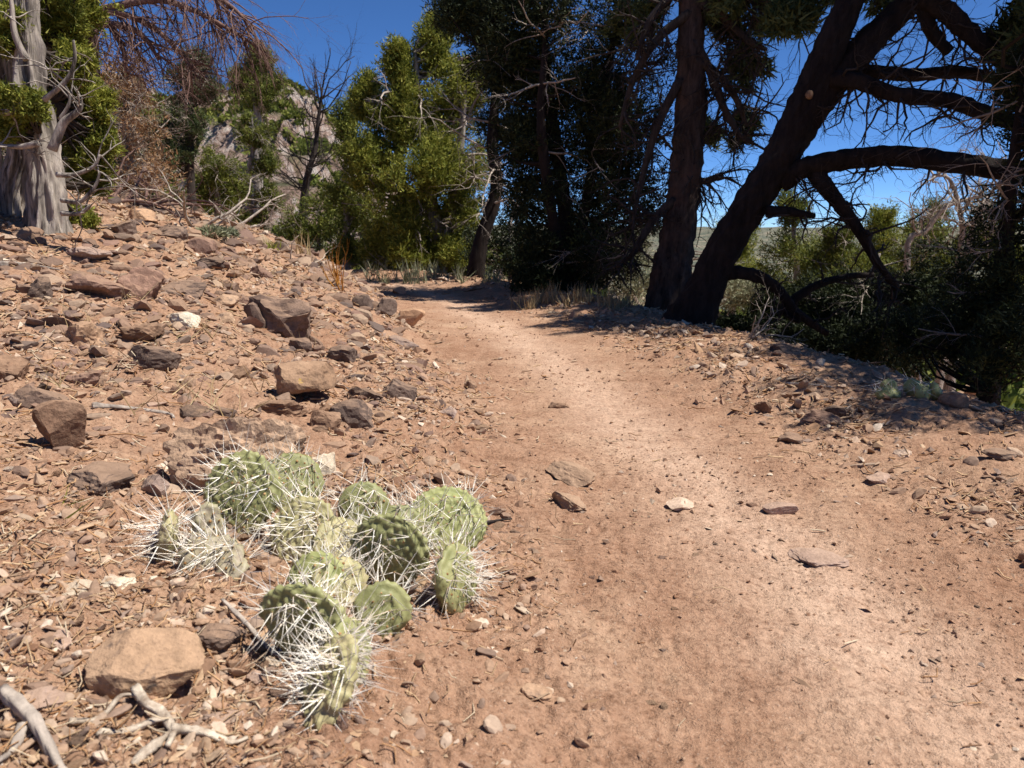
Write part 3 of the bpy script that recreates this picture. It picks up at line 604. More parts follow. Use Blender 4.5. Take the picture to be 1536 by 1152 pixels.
# ------------------------------------------------------------------ prickly pear
def basis(nrm, upv):
    n = unit(nrm); u = unit(np.array(upv) - n * (np.array(upv) @ n)); return np.cross(u, n), n, u
def pad(parent, center, W, Ln, T, nrm, upv, mat, seed, sub=4, spl=0.034, dens=1.0, label=None, wrinkle=0.0):
    """egg shaped flat stem, areoles in a diagonal lattice, spines at every areole"""
    g = np.random.default_rng(seed); X, Y, Z = basis(nrm, upv); v, _f = ico(sub); v = v.copy()
    taper = lambda z: 0.60 + 0.40 * sstep(-1.05, 0.1, z)
    bend = g.normal(0, 0.10)
    def shape(q):
        x, y, z = q[:, 0], q[:, 1], q[:, 2]
        k = np.sign(y) * np.abs(y) ** 0.75
        return np.stack([x * W / 2 * taper(z), k * T / 2 * (1.15 - 0.25 * z) + bend * W * ((z * 0.5) ** 2), z * Ln / 2], -1)
    sp = 0.0125; ar = []
    for side in (-1, 1):
        rows = int(Ln / (sp * 0.72)) + 1
        for i in range(-rows, rows + 1):
            for j in range(-12, 13):
                lx = (j + 0.5 * (i & 1)) * sp + g.normal(0, 0.0009); lz = i * sp * 0.72 + g.normal(0, 0.0009)
                a, b = lx / (W / 2 * taper(lz / (Ln / 2))), lz / (Ln / 2)
                if a * a + b * b < 0.86: ar.append((a, side * math.sqrt(max(0, 1 - a * a - b * b)), b))
    m = int(math.pi * (W + Ln) / 2 / 0.0105)
    for k in range(m):
        t = 2 * math.pi * k / m
        if math.cos(t) > -0.86: ar.append((math.sin(t), g.normal(0, 0.12), math.cos(t)))
    ar = np.array(ar); ar /= np.linalg.norm(ar, axis=1)[:, None]
    lp = shape(v); la = shape(ar); nv = v * np.array([1 / W, 1 / T, 1 / Ln]); nv /= np.linalg.norm(nv, axis=1)[:, None]
    na_ = ar * np.array([1 / W, 1 / T, 1 / Ln]); na_ /= np.linalg.norm(na_, axis=1)[:, None]
    d2 = ((lp[:, None] - la[None]) ** 2).sum(-1).min(1); bumpy = np.exp(-d2 / (2 * 0.0034 ** 2))
    lp = lp + nv * (bumpy * 0.0056)[:, None] + nv * (0.0013 * pn(lp[:, 0] * 70 + seed, lp[:, 1] * 70, lp[:, 2] * 110))[:, None] + nv * (wrinkle * 0.006 * pn(lp[:, 0] * 90, lp[:, 1] * 90, lp[:, 2] * 70))[:, None]
    la = la + na_ * 0.0028
    Mx = np.stack([X, Y, Z]); org = np.array(center) - np.array(parent.location)
    o = mesh('pad', lp @ Mx, _f, M[mat], parent, True, org)
    attr(o, 'ridge', bumpy); attr(o, 'tip', np.clip(np.exp(-((v[:, 2] + 1) / 0.28) ** 2) + 0.0, 0, 1))
    if label: o['label'] = label
    # areoles
    v0, f0 = _ico[1]; n = len(la); av = (v0[None] * g.uniform(0.0015, 0.0026, (n, 1, 1)) + la[:, None]).reshape(-1, 3)
    mesh('areoles', av @ Mx, (f0[None] + (np.arange(n) * len(v0))[:, None, None]).reshape(-1, 3), M['areole'], o)
    # spines: long near the top and the rim, few and short low down
    SV = []; 
    for k in range(n):
        hgt = ar[k, 2]; rim = abs(ar[k, 1]) < 0.45
        c = (2 + g.poisson(1.3)) if g.random() < (0.28 + 0.22 * (hgt > 0.1) + 0.4 * rim) * dens else 0
        if hgt < -0.45: c = min(c, 2)
        for q in range(min(c, 6)):
            dr = unit(na_[k] * 1.0 + g.normal(0, 0.55, 3) + np.array([0, 0, -0.25 if not rim else 0.05]))
            if dr @ na_[k] < 0.12: dr = unit(dr + na_[k] * 0.5)
            l = spl * math.exp(g.normal(-0.05, 0.38)) * (1.0 + 0.35 * max(0, hgt)); l = min(l, 0.062) * (0.5 if hgt < -0.4 else 1)
            r = g.uniform(0.0005, 0.0008); a = unit(np.cross(dr, [0.3, 0.5, 0.8])); b = np.cross(dr, a)
            p0 = la[k]; SV += [p0 + a * r, p0 - 0.5 * a * r + 0.87 * b * r, p0 - 0.5 * a * r - 0.87 * b * r, p0 + dr * l]
    SV = np.array(SV); n = len(SV) // 4
    mesh('spines', SV @ Mx, (np.array([(0, 1, 3), (1, 2, 3), (2, 0, 3)])[None] + (np.arange(n) * 4)[:, None, None]).reshape(-1, 3), M['spine'], o, False)
    return o
def at_height(px, py, h):                       # point on that line of sight h above the soil
    r = ray(px, py); p = np.array([0, 0, CAMH]) + r * _ts[:, None]; hh = p[:, 2] - height(p[:, 0], p[:, 1], False)
    return p[int(np.argmax(hh < h))]
g0 = G(500, 880)
cactus = thing('prickly_pear', 'large spiny prickly pear clump growing against the pitted boulder', 'cactus', g0)
#       px   py   wpx  lpx  yaw tilt roll  mat          height of centre / half length, spine length, sub
PADS = [(364, 744, 118, 128, -8, 22, -6, 'pad', 1.00, 0.034, 5),
        (437, 728, 88, 94, 14, 26, 14, 'pad', 1.05, 0.032, 4),
        (452, 803, 108, 112, -20, 34, 8, 'pad_old', 0.75, 0.034, 5),
        (546, 764, 72, 76, 10, 15, -5, 'pad', 0.9, 0.03, 4),
        (669, 789, 118, 114, 6, 30, 10, 'pad_bright', 0.95, 0.034, 5),
        (600, 800, 74, 78, 18, 25, 4, 'pad', 0.95, 0.034, 4),
        (584, 832, 116, 120, -6, -2, 10, 'pad', 0.85, 0.036, 5),
        (515, 828, 86, 100, 40, 30, -12, 'pad_old', 0.6, 0.03, 4),
        (475, 872, 84, 80, -10, 30, 0, 'pad_bright', 1.0, 0.03, 4),
        (512, 885, 84, 92, 30, 24, -22, 'pad_old', 0.6, 0.028, 4),
        (456, 934, 132, 122, -8, -6, 12, 'pad', 0.95, 0.036, 5),
        (572, 922, 82, 92, 14, 12, 12, 'pad', 0.85, 0.027, 4),
        (522, 985, 92, 104, 68, 14, 14, 'pad', 0.75, 0.032, 4),
        (492, 1030, 110, 150, -58, 38, -30, 'pad_old', 0.8, 0.046, 5),
        (684, 872, 96, 106, 62, 12, 24, 'pad', 0.75, 0.038, 4),
        (252, 808, 70, 76, -68, 10, -18, 'pad_old', 0.7, 0.05, 4),
        (318, 846, 110, 80, -10, 40, 10, 'pad_dead', 0.6, 0.05, 4),
        (312, 800, 44, 80, 30, 8, 6, 'pad_dead', 0.8, 0.03, 4)]
for k, (px, py, wp, lp, yaw, tilt, roll, mt, hf, spl, sub) in enumerate(PADS):
    c = at_height(px, py, 0.04); 
    for it in range(3):
        dep = c[1] * math.cos(PITCH) + (CAMH - c[2]) * math.sin(PITCH); Ln = lp * dep / F; c = at_height(px, py, hf * Ln / 2 * max(0.35, math.cos(R(tilt))))
    W = wp * dep / F; ya, ti, ro = R(yaw), R(tilt), R(roll)
    nrm = np.array([math.sin(ya) * math.cos(ti), -math.cos(ya) * math.cos(ti), math.sin(ti)])
    X, Y, Z = basis(nrm, (0, 0, 1.0)); upv = Z * math.cos(ro) + X * math.sin(ro) * (-1 if X[0] < 0 else 1)
    pad(cactus, c, W, Ln, 0.0165 if mt != 'pad_dead' else 0.011, nrm, upv, mt, 300 + k, sub, spl, 1.5 if k in (12, 13, 14, 15, 16) else 1.0,
        {'pad_dead': 'shrivelled grey dead pad', 'pad_old': 'old yellowish tan pad', 'pad_bright': 'fresh bright green pad'}.get(mt), 1.0 if mt == 'pad_dead' else 0.15)
for lab, lst in (('tiny sunlit pale green prickly pear standing alone at the shade edge', [(1334, 582, 24, 26, 0, 20), (1326, 592, 22, 22, -30, 30), (1341, 592, 22, 18, 30, 30)]),
                 ('small pale green prickly pear beside the round brown rock', [(1368, 582, 22, 26, -20, 10), (1385, 590, 26, 26, 10, 30), (1404, 588, 18, 28, 55, 20)])):
    b = G(lst[0][0], lst[0][1] + 12); t = thing('prickly_pear', lab, 'cactus', b)
    for k, (px, py, wp, lp, yaw, tilt) in enumerate(lst):
        c = at_height(px, py, 0.02); Ln = lp * c[1] / F; c = at_height(px, py, Ln * 0.42); ya, ti = R(yaw), R(tilt)
        pad(t, c, wp * c[1] / F, Ln, 0.018, (math.sin(ya) * math.cos(ti), -math.cos(ya) * math.cos(ti), math.sin(ti)), (0, 0, 1), 'pad_bright', 400 + k, 3, 0.026, 0.6)
for px, lab in ((316, 'grey green cushion of low spiny cactus on the crest'), (340, 'smaller grey green cactus cushion with pale spines next to a bigger one')):
    b = G(px, 358); g = np.random.default_rng(px); q = g.normal(size=(260, 3)); q[:, 2] = np.abs(q[:, 2]); q /= np.linalg.norm(q, axis=1)[:, None]
    k = 0.085 if px < 330 else 0.06; v, f = blades(b + q * np.array([k, k, k * 0.6]), q, 0.035, 0.012, g, 0.5); tag(mesh('cushion_cactus', v - b, f, M['sage'], None, False, b), lab, 'cactus')

# ------------------------------------------------------------------ dead wood on the ground
def on_ground(pts, lift): return np.array([G(a, b) + np.array([0, 0, l * 0.6]) for (a, b), l in zip(pts, lift)])
def wood(name, label, runs, mat, seed, cat='branch'):
    T = Tubes(); first = None
    for pts, lift, r in runs:
        c = cr(on_ground(pts, lift), 22); first = c[0] if first is None else first
        n = len(c); rr = 0.72 * np.linspace(r, r * 0.4, n) * (1 + 0.2 * np.interp(np.arange(n), np.linspace(0, n, 6), np.random.default_rng(seed + len(pts) * 7).normal(size=6))); T.add(c, rr, 14, bark=0.45, freq=60, flute=0.4, seed=seed)
    v = np.concatenate(T.v); return tag(mesh(name, v - first, np.concatenate(T.f), M[mat], None, True, first), label, cat)
wood('dead_branch', 'knotted bleached dead branch lying in front of the spotted rock', [
    ([(105, 1090), (150, 1082), (185, 1072), (213, 1070)], [.008, .012, .016, .02], .0045),
    ([(208, 1066), (222, 1085), (246, 1100), (262, 1122), (255, 1150)], [.02, .022, .02, .016, .012], .0095),
    ([(150, 1108), (190, 1112), (235, 1112), (262, 1116)], [.006, .01, .016, .018], .006),
    ([(258, 1118), (300, 1114), (345, 1120), (372, 1118)], [.016, .014, .01, .006], .007),
    ([(262, 1120), (230, 1140), (200, 1165)], [.016, .012, .008], .008)], 'bleached', 5)
wood('stick', 'thick weathered stick lying on the flat grey stone', [([(10, 1068), (32, 1090), (60, 1120), (92, 1160), (120, 1190)], [.022, .022, .02, .018, .014], .011), ([(38, 1118), (22, 1140), (0, 1165)], [.015, .012, .01], .006)], 'dead_wood', 6, 'stick')
wood('stick', 'thin straight stick lying under the front cactus pad', [([(335, 914), (370, 946), (410, 984), (448, 1012)], [.012, .016, .018, .02], .0042)], 'dead_wood', 7, 'stick')
wood('stick', 'pale thin stick lying on the shaded verge', [([(1178, 580), (1205, 584), (1248, 586)], [.01, .012, .012], .008)], 'bleached', 8, 'stick')
wood('stick', 'short dark stick beside the fresh green pad', [([(716, 788), (745, 783), (768, 782)], [.006, .008, .01], .004)], 'dark_twig', 9, 'stick')
wood('stick', 'long grey stick on gravel below the dark oval rock', [([(140, 622), (185, 618), (250, 624), (262, 634)], [.008, .008, .01, .012], .006)], 'dead_wood', 10, 'stick')
wood('stick', 'thin grey stick lying across the top of the slope', [([(0, 404), (40, 402), (90, 410)], [.02, .02, .02], .012)], 'dead_wood', 11, 'stick')
g = np.random.default_rng(17)
def brush(name, label, px, py, n, L, r, mat, seed, up=0.0, lev=2, cat='brush', spread_px=40):
    g = np.random.default_rng(seed); t = thing(name, label, cat, G(px, py))
    for i in range(n):
        q = G(px + g.uniform(-spread_px, spread_px), py + g.uniform(-3, 5)); a = g.uniform(0, 6.28); T = Tubes()
        twigs(T, g, q, (math.cos(a), math.sin(a) * 0.6, g.uniform(-0.05, 0.6)), L * g.uniform(0.6, 1.3), r, lev, 0.0, 0.5, (2, 4), 5, up=up)
        T.build('branch', M[mat], t)
brush('dead_brush', 'tangle of grey dead branches along the crest of the slope', 345, 340, 12, 0.4, 0.011, 'dead_wood', 51, spread_px=60)
brush('dead_brush', 'small heap of white dry twigs near the rust coloured weed', 448, 400, 9, 0.22, 0.006, 'bleached', 52, spread_px=22)
brush('dead_brush', 'dark tangle of dead branches under the browned juniper', 230, 305, 11, 0.55, 0.011, 'red_twig', 53, spread_px=60)
brush('dead_brush', 'grey twiggy brush below the leaning pine', 1150, 508, 7, 0.22, 0.004, 'dead_wood', 54, spread_px=45)
tag(wood('stump', 'short white weathered stump on the crest', [([(398, 352), (400, 345)], [0, .01], .03), ([(398, 350), (403, 340), (399, 330)], [.0, .09, .15], .03)], 'bleached', 12), 'short white weathered stump on the crest', 'stump')

# ------------------------------------------------------------------ the pines beside the trail
def run(T, pts, d, r0, r1, sides, n=40, bark=0.3, freq=8, flute=0.12, seed=0, base=None):
    dd = d if hasattr(d, '__len__') else [d] * len(pts); p = [P(a, b, q) for (a, b), q in zip(pts, dd)]
    if base is not None: p = [base] + p
    c = cr(p, n); T.add(c, np.linspace(r0, r1, n), sides, bark, freq, flute, seed); return c
gb = G(1040, 486); D0 = gb[1]
pine = thing('pine_tree', 'dark leaning forked pine with a long level limb', 'tree', gb)
T = Tubes(); k = D0 / F
p = [gb + (-0.06, 0, -0.12)] + [P(a, b, D0) for a, b in ((1050, 450), (1085, 372), (1130, 300), (1172, 228), (1208, 150), (1243, 70), (1280, -10), (1330, -130), (1420, -330), (1540, -560))]
c1 = cr(p, 110); rr = np.interp(np.linspace(0, 1, 110), [0, .05, .14, .4, .6, 1], [50 * k, 35 * k, 26 * k, 25 * k, 21 * k, 10 * k]); T.add(c1, rr, 40, 0.26, 8, 0.14, 3)
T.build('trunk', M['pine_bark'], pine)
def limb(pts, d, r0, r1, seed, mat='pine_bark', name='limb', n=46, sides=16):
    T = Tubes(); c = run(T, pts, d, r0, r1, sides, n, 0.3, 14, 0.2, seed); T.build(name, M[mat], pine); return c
l0 = limb([(1175, 225), (1215, 172), (1262, 112), (1310, 58), (1365, 5), (1450, -80), (1560, -190)], D0 + 0.05, 27 * k, 14 * k, 4, n=60, sides=24)
l1 = limb([(1170, 275), (1205, 252), (1260, 241), (1340, 234), (1440, 246), (1560, 258), (1720, 235)], [D0, D0 - .05, D0 - .1, D0 - .2, D0 - .35, D0 - .5, D0 - .6], 16 * k, 12 * k, 5)
l2 = limb([(1225, 118), (1285, 122), (1345, 142), (1420, 150), (1485, 172), (1560, 196), (1680, 210)], [D0, D0 - .05, D0 - .1, D0 - .15, D0 - .2, D0 - .3, D0 - .4], 12 * k, 9 * k, 6)
l3 = limb([(1385, -10), (1420, 18), (1460, 55), (1505, 92), (1570, 120)], D0 - 0.05, 15 * k, 10 * k, 7)
l4 = limb([(1222, 258), (1245, 288), (1270, 320), (1292, 352), (1318, 398), (1345, 432)], [D0 - .05, D0 - .1, D0 - .1, D0 - .1, D0 - .05, D0], 13 * k, 5 * k, 8)
l5 = limb([(1385, 10), (1398, 48), (1424, 78)], D0, 11 * k, 7 * k, 9, n=16)
l6 = limb([(1150, 318), (1185, 318), (1222, 324)], D0 - .1, 9 * k, 4 * k, 10, n=14)
l7 = limb([(1085, 408), (1130, 412), (1165, 432), (1195, 468), (1240, 500)], [D0, D0, D0 + .05, D0 + .1, D0 + .2], 11 * k, 5 * k, 11)
l8 = limb([(1255, 108), (1310, 108), (1370, 112), (1440, 108), (1500, 120)], D0 + 0.15, 10 * k, 8 * k, 12)
l9 = limb([(1200, 480), (1180, 462), (1220, 430), (1270, 415), (1310, 412)], D0 + 0.3, 9 * k, 4 * k, 13)
W = Tubes(); g = np.random.default_rng(61)
for c, n, L in ((l1, 30, .24), (l2, 34, .3), (l3, 22, .34), (l4, 24, .26), (l8, 18, .28), (l7, 8, .2), (l9, 7, .2), (l5, 4, .15), (l6, 4, .12), (l0[15:], 14, .25)):
    for i in range(n):
        q = c[g.integers(3, len(c))]; twigs(W, g, q, (g.normal(0.1, .6), g.normal(0, .5), g.normal(-.35, .6)), L * g.uniform(.5, 1.5), .008, 2, 0.12, .55, (2, 5), 5)
W.build('dead_twigs', M['dark_twig'], pine)
# sawn limb scar
v, f = rock_mesh(5, 3, (0.042, 0.03, 0.048), 0, 0.12, 0, 0.0); o = mesh('sawn_knot', v, f, M['cut_wood'], pine, True, P(1214, 142, D0 - 0.086) - gb); o['label'] = 'pale sawn limb scar'
C, D, SL = crown_points([L_(1420, -60, D0 + .1, 260, 90, 1.0), L_(1570, 60, D0 - .1, 160, 190, 1.0), L_(1540, -240, D0, 500, 240, 1.4), L_(1260, -40, D0 + .5, 120, 60, .6), L_(1190, 20, D0 + .6, 90, 60, .5), ((2.5, 4.0, 2.9), .8, .9, .5, 2.2), ((1.95, 3.9, 2.45), .5, .35, .3, 1.0), ((3.5, 4.0, 3.5), 1.0, 1.2, .7, 2.4), ((2.4, 5.0, 3.1), .7, .8, .5, 1.8), ((3.4, 3.0, 3.0), .8, .7, .6, 1.6)], g, 18, 17, 18, (.18, .34), .06, .2)  # unseen lobes in world coordinates are added to shade trunks and verge
v, f = blades(C, D, .075, .013, g, .6); mesh('foliage', v - gb, f, M['pinegreen'], pine, False)

D1 = 5.3; q = P(1000, 440, D1); gb2 = np.array([q[0], q[1], H(q[0], q[1])]); k = D1 / F
pine2 = thing('pine_tree', 'upright pine with flaky bark standing behind the leaning pine', 'tree', gb2)
T = Tubes(); p = [gb2 + (0, 0, -0.12)] + [P(a, b, D1) for a, b in ((1004, 415), (1013, 370), (1024, 300), (1032, 220), (1036, 130), (1036, 40), (1040, -60), (1075, -220), (1140, -420))]
T.add(cr(p, 100), np.interp(np.linspace(0, 1, 100), [0, .08, .2, .5, 1], [40 * k, 31 * k, 24 * k, 22 * k, 8 * k]), 36, 0.28, 8, 0.12, 9); T.build('trunk', M['pine_bark_pale'], pine2)
W = Tubes(); g = np.random.default_rng(62)
for pts in ([(1038, 60), (1062, 100), (1085, 160), (1108, 200), (1130, 215)], [(1034, 20), (985, 60), (950, 120), (930, 190)], [(1038, 0), (1080, 20), (1120, 60), (1150, 75)], [(1040, 90), (1075, 110), (1105, 150), (1120, 190)], [(1036, -20), (1000, 0), (970, 40), (955, 90)], [(1036, -30), (1090, -20), (1150, 10), (1200, 20)], [(1030, 260), (1055, 272), (1085, 262)], [(1020, 120), (990, 180), (965, 260), (950, 330)], [(1012, 300), (980, 330), (950, 380), (925, 400)]):
    c = run(W, pts, D1 - .05, 8 * k, 3 * k, 8, 18)
    for i in range(20): twigs(W, g, c[g.integers(3, 18)], g.normal(0, .7, 3) + (0, 0, -.3), g.uniform(.15, .5), .009, 2, .15, .5, (2, 5), 4)
W.build('dead_branches', M['dark_twig'], pine2)
C, D, SL = crown_points([L_(1100, 40, D1 + .2, 110, 110, .7), L_(1105, 190, D1 + .4, 60, 70, .4), L_(1180, -170, D1 + .2, 300, 200, 1.2), L_(1060, 215, D1 + .6, 50, 60, .35), L_(960, 15, D1 + .3, 130, 80, .7), L_(1120, 100, D1 + .3, 70, 70, .5), L_(1085, 0, D1, 160, 60, .9), ((1.9, 5.9, 3.2), .7, .9, .5, 2.0), ((2.6, 6.3, 3.9), .9, 1.0, .6, 2.0), ((1.3, 6.2, 2.9), .5, .6, .4, 1.0), ((1.4, 4.9, 2.7), .5, .3, .25, .7), ((1.0, 5.5, 2.75), .5, .25, .25, .6)], g, 14, 14, 16, (.16, .3), .06, .2)  # world-coordinate lobes out of view, added to shade juniper, trunk and trail
v, f = blades(C, D, .07, .012, g, .6); mesh('foliage', v - gb2, f, M['pinegreen'], pine2, False)

# ------------------------------------------------------------------ dark junipers, their crown shade put into the leaf colour
def base_at(px, py, d): q = P(px, py, d); return np.array([q[0], q[1], H(q[0], q[1]) - 0.05])
def jun(label, px, d, tops, lobes, leaf, seed, r0=0.07, blade=0.03, bark='juniper_bark', name='juniper', **kw):
    b = base_at(px, 430, d); st = [b] + [P(a, c, d) for a, c in tops]
    return tree(name, label, b, st, [L_(*q) for q in lobes], leaf, bark, seed, r0, blade, **kw)
D2 = 6.2
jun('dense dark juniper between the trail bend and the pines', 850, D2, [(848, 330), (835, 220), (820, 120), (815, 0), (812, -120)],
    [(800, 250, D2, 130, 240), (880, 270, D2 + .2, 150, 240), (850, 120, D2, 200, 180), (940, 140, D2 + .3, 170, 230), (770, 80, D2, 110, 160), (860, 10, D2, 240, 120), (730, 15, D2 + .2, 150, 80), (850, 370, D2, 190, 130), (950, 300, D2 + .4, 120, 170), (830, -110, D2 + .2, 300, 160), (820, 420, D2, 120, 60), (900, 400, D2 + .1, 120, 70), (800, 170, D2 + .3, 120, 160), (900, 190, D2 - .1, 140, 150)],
    'shadegreen', 71, .07, .032, nsub=22, ntuft=22, nblade=17, deadtw=34, bark='pine_bark', stems=[[base_at(850, 430, D2), P(880, 300, D2), P(905, 150, D2), P(930, 10, D2), P(950, -80, D2)], [base_at(850, 430, D2), P(822, 280, D2 - .25), P(812, 170, D2 - .3), P(818, 60, D2 - .25), P(812, -40, D2)]])
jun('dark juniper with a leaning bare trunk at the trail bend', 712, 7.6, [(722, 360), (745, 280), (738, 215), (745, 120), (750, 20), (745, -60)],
    [(745, 110, 7.6, 90, 120), (720, 40, 7.6, 120, 90), (760, 200, 7.8, 70, 90), (750, -60, 7.6, 170, 120), (690, 20, 7.6, 80, 60)], 'shadegreen', 72, .085, .036, 'pine_bark', nsub=13, deadtw=14)
# the big sunlit juniper straight ahead
D3 = 9.4
jun('tall sunlit yellow green juniper with several spires past the trail bend', 645, D3, [(650, 340), (640, 250), (630, 160), (622, 80)],
    [(597, 95, D3, 50, 80), (597, 165, D3, 85, 90), (655, 75, D3 + .2, 60, 90), (665, 150, D3 + .1, 120, 120), (700, 130, D3 + .2, 60, 100), (560, 240, D3 - .1, 90, 120), (625, 260, D3 - .3, 130, 110), (690, 250, D3, 100, 110), (550, 150, D3 + .2, 46, 70), (600, 335, D3 - .2, 130, 90), (690, 330, D3, 90, 80), (640, 200, D3, 110, 90), (640, 385, D3 - .3, 150, 60), (580, 380, D3, 90, 60), (690, 385, D3 - .1, 80, 60)],
    'yellowgreen', 73, .13, .04, nsub=20, ntuft=22, nblade=21, deadtw=18, up=0.9, stems=[[base_at(645, 430, D3), P(610, 320, D3), P(598, 200, D3), P(597, 70, D3)], [base_at(645, 430, D3), P(680, 300, D3), P(692, 200, D3), P(700, 100, D3)]])
jun('slim juniper spire standing close to the tall sunlit juniper', 520, 10.2, [(520, 330), (518, 250), (516, 170)],
    [(517, 185, 10.2, 34, 60), (520, 240, 10.2, 56, 70), (512, 300, 10.2, 80, 80), (535, 340, 10.2, 90, 70), (550, 380, 10.0, 80, 50)], 'green', 74, .06, .04, nsub=12, up=0.8)
jun('low bushy juniper at the foot of the bare grey tree', 478, 10.8, [(478, 370), (478, 320)], [(480, 330, 10.8, 80, 80), (440, 350, 11, 70, 60), (505, 380, 10.6, 70, 60)], 'green', 75, .05, .042, nsub=12)
jun('shaded bush filling the gap beside the leaning bare trunk', 770, 8.6, [(765, 390), (765, 340)], [(770, 330, 8.8, 100, 110), (740, 380, 8.6, 110, 70), (800, 400, 8.4, 90, 70)], 'shadegreen', 76, .05, .04, nsub=10)
# bare grey tree
b = base_at(452, 400, 11.5); t = thing('dead_tree', 'leafless dark grey tree with upswept twigs', 'tree', b)
T = Tubes(); c = cr([b] + [P(a, q, 11.5) for a, q in ((455, 320), (460, 270), (472, 225), (478, 175), (484, 130))], 24); T.add(c, np.linspace(.075, .012, 24), 9, .25, 6); T.build('trunk', M['dark_twig'], t)
W = Tubes(); g = np.random.default_rng(81)
for i in range(34): twigs(W, g, c[g.integers(7, 24)], (g.normal(0, .75), g.normal(0, .5), g.uniform(.1, .9)), g.uniform(.35, .95), .013, 3, 0, .4, (2, 4), 5, up=.35)
W.build('branches', M['dark_twig'], t)

# ------------------------------------------------------------------ the uphill trees
gA = G(60, 345); DA = gA[1]; k = DA / F
jA = thing('juniper', 'old juniper with a thick shaggy pale twisted trunk', 'tree', gA)
for nm, pts, r0, r1, sd_ in (('trunk', [(70, 348), (70, 300), (66, 250), (54, 190), (45, 120), (38, 40), (30, -80)], 23, 12, 1), ('stem', [(18, 325), (20, 280), (28, 230), (20, 160), (8, 90), (0, 0), (-15, -90)], 17, 10, 2), ('stem', [(-25, 330), (-20, 250), (-35, 150), (-60, 20)], 19, 10, 3), ('stem', [(66, 240), (75, 190), (70, 130), (85, 70), (98, -30)], 17, 8, 4)):
    T = Tubes(); p = [P(a, q, DA + .12 * (sd_ - 1)) for a, q in pts]
    if sd_ < 4: p[0][2] = H(p[0][0], p[0][1]) - 0.08
    rr = np.interp(np.linspace(0, 1, 70), [0, .12, .4, 1], [r0 * 1.22 * k, r0 * k, r0 * .82 * k, r1 * k]); rr = np.interp(np.linspace(0, 1, 90), np.linspace(0, 1, 70), rr); T.add(cr(p, 90), rr, 72, 0.62, 3.2, 0.8, sd_ * 3); T.build(nm, M['juniper_bark'], jA)
W = Tubes(); g = np.random.default_rng(91)
for pts, r in (([(78, 225), (95, 185), (118, 165), (120, 145)], 7), ([(85, 262), (110, 262), (140, 250), (150, 232)], 4), ([(92, 300), (120, 302), (142, 280), (150, 258)], 4), ([(92, 320), (118, 320), (135, 308)], 4), ([(40, 90), (22, 50), (18, 10), (14, -20)], 5), ([(60, 215), (30, 220), (0, 218)], 5), ([(66, 150), (100, 120), (112, 90), (110, 60)], 4), ([(90, 180), (105, 150), (95, 120)], 3), ([(40, 150), (10, 170), (-10, 160)], 5)):
    c = run(W, pts, DA - .2, r * k, r * .4 * k, 7, 18, .15)
    for i in range(5): twigs(W, g, c[g.integers(6, 18)], g.normal(0, .7, 3) + (.2, 0, .1), g.uniform(.06, .22), .004, 1, 0, .5, (1, 3), 4)
W.build('bare_branches', M['juniper_bark'], jA)
C, D, SL = crown_points([L_(35, 160, DA - .15, 66, 46), L_(12, 190, DA - .1, 44, 40), L_(105, 95, DA + .15, 50, 60), L_(128, 150, DA + .35, 75, 100), L_(140, 215, DA + .35, 62, 80), L_(138, 262, DA + .4, 55, 55, .7), L_(10, 45, DA, 60, 80), L_(90, 30, DA + .3, 110, 110, 1.2), L_(30, -60, DA + .2, 260, 120, 1.4), L_(118, 330, DA + .2, 40, 30, .4)], g, 17, 24, 26, (.18, .34), .03, .5)
v, f = blades(C, D, .021, .006, g, .7); mesh('foliage', v - gA, f, M['yellowgreen'], jA, False)
for q in SL:
    pass
B = Tubes(); tr = np.array([P(60, 200, DA), P(48, 130, DA), P(75, 150, DA + .2), P(40, 60, DA), P(85, 70, DA + .3), P(66, 260, DA + .05)])
for q in SL:
    a = tr[int(np.argmin(np.linalg.norm(tr - q, axis=1)))]; B.add(cr([a, (a + q) / 2 - (0, 0, .03), q], 6), np.linspace(.010, .003, 6), 4)
B.build('branches', M['dark_twig'], jA)

DB = DA + 1.8; k = DB / F; gB = base_at(128, 300, DB)
pB = thing('pine_tree', 'dying pine with drooping reddish brown bare branches against the sky', 'tree', gB)
T = Tubes(); c = cr([gB] + [P(a, q, DB) for a, q in ((128, 240), (130, 150), (130, 60), (132, -40), (136, -160))], 60); T.add(c, np.linspace(19 * k, 11 * k, 60), 26, .26, 7, .15, 5); T.build('trunk', M['pine_bark_pale'], pB)
W = Tubes(); g = np.random.default_rng(92)
for pts, n in (([(134, 20), (180, 8), (240, 0), (300, 20), (345, 45), (372, 62)], 46), ([(134, 25), (170, 18), (220, 35), (262, 70), (290, 105)], 34), ([(134, -20), (200, -30), (280, -25), (340, 5), (368, 30)], 44), ([(134, 34), (190, 40), (220, 60), (238, 90)], 18), ([(134, 5), (160, 30), (185, 75), (190, 110)], 12), ([(130, -30), (100, 0), (90, 40)], 10), ([(134, -60), (230, -70), (310, -30), (330, 20)], 30)):
    c = run(W, pts, DB - .1, 6 * k, 2 * k, 7, 24, .15)
    for i in range(n):
        j = g.integers(4, 24); twigs(W, g, c[j], (g.normal(.35, .4), g.normal(0, .45), g.normal(-.35, .4)), g.uniform(.15, .5), .005, 2, .28, .32, (2, 5), 4, .6)
W.build('branches', M['red_twig'], pB)
def jun2(label, px, py, d, tops, lobes, leaf, seed, **kw):
    b = base_at(px, py, d); return tree(kw.pop('name', 'juniper'), label, b, [b] + [P(a, c, d) for a, c in tops], [L_(*q) for q in lobes], leaf, kw.pop('bark', 'juniper_bark'), seed, kw.pop('r0', .06), kw.pop('blade', .03), **kw)
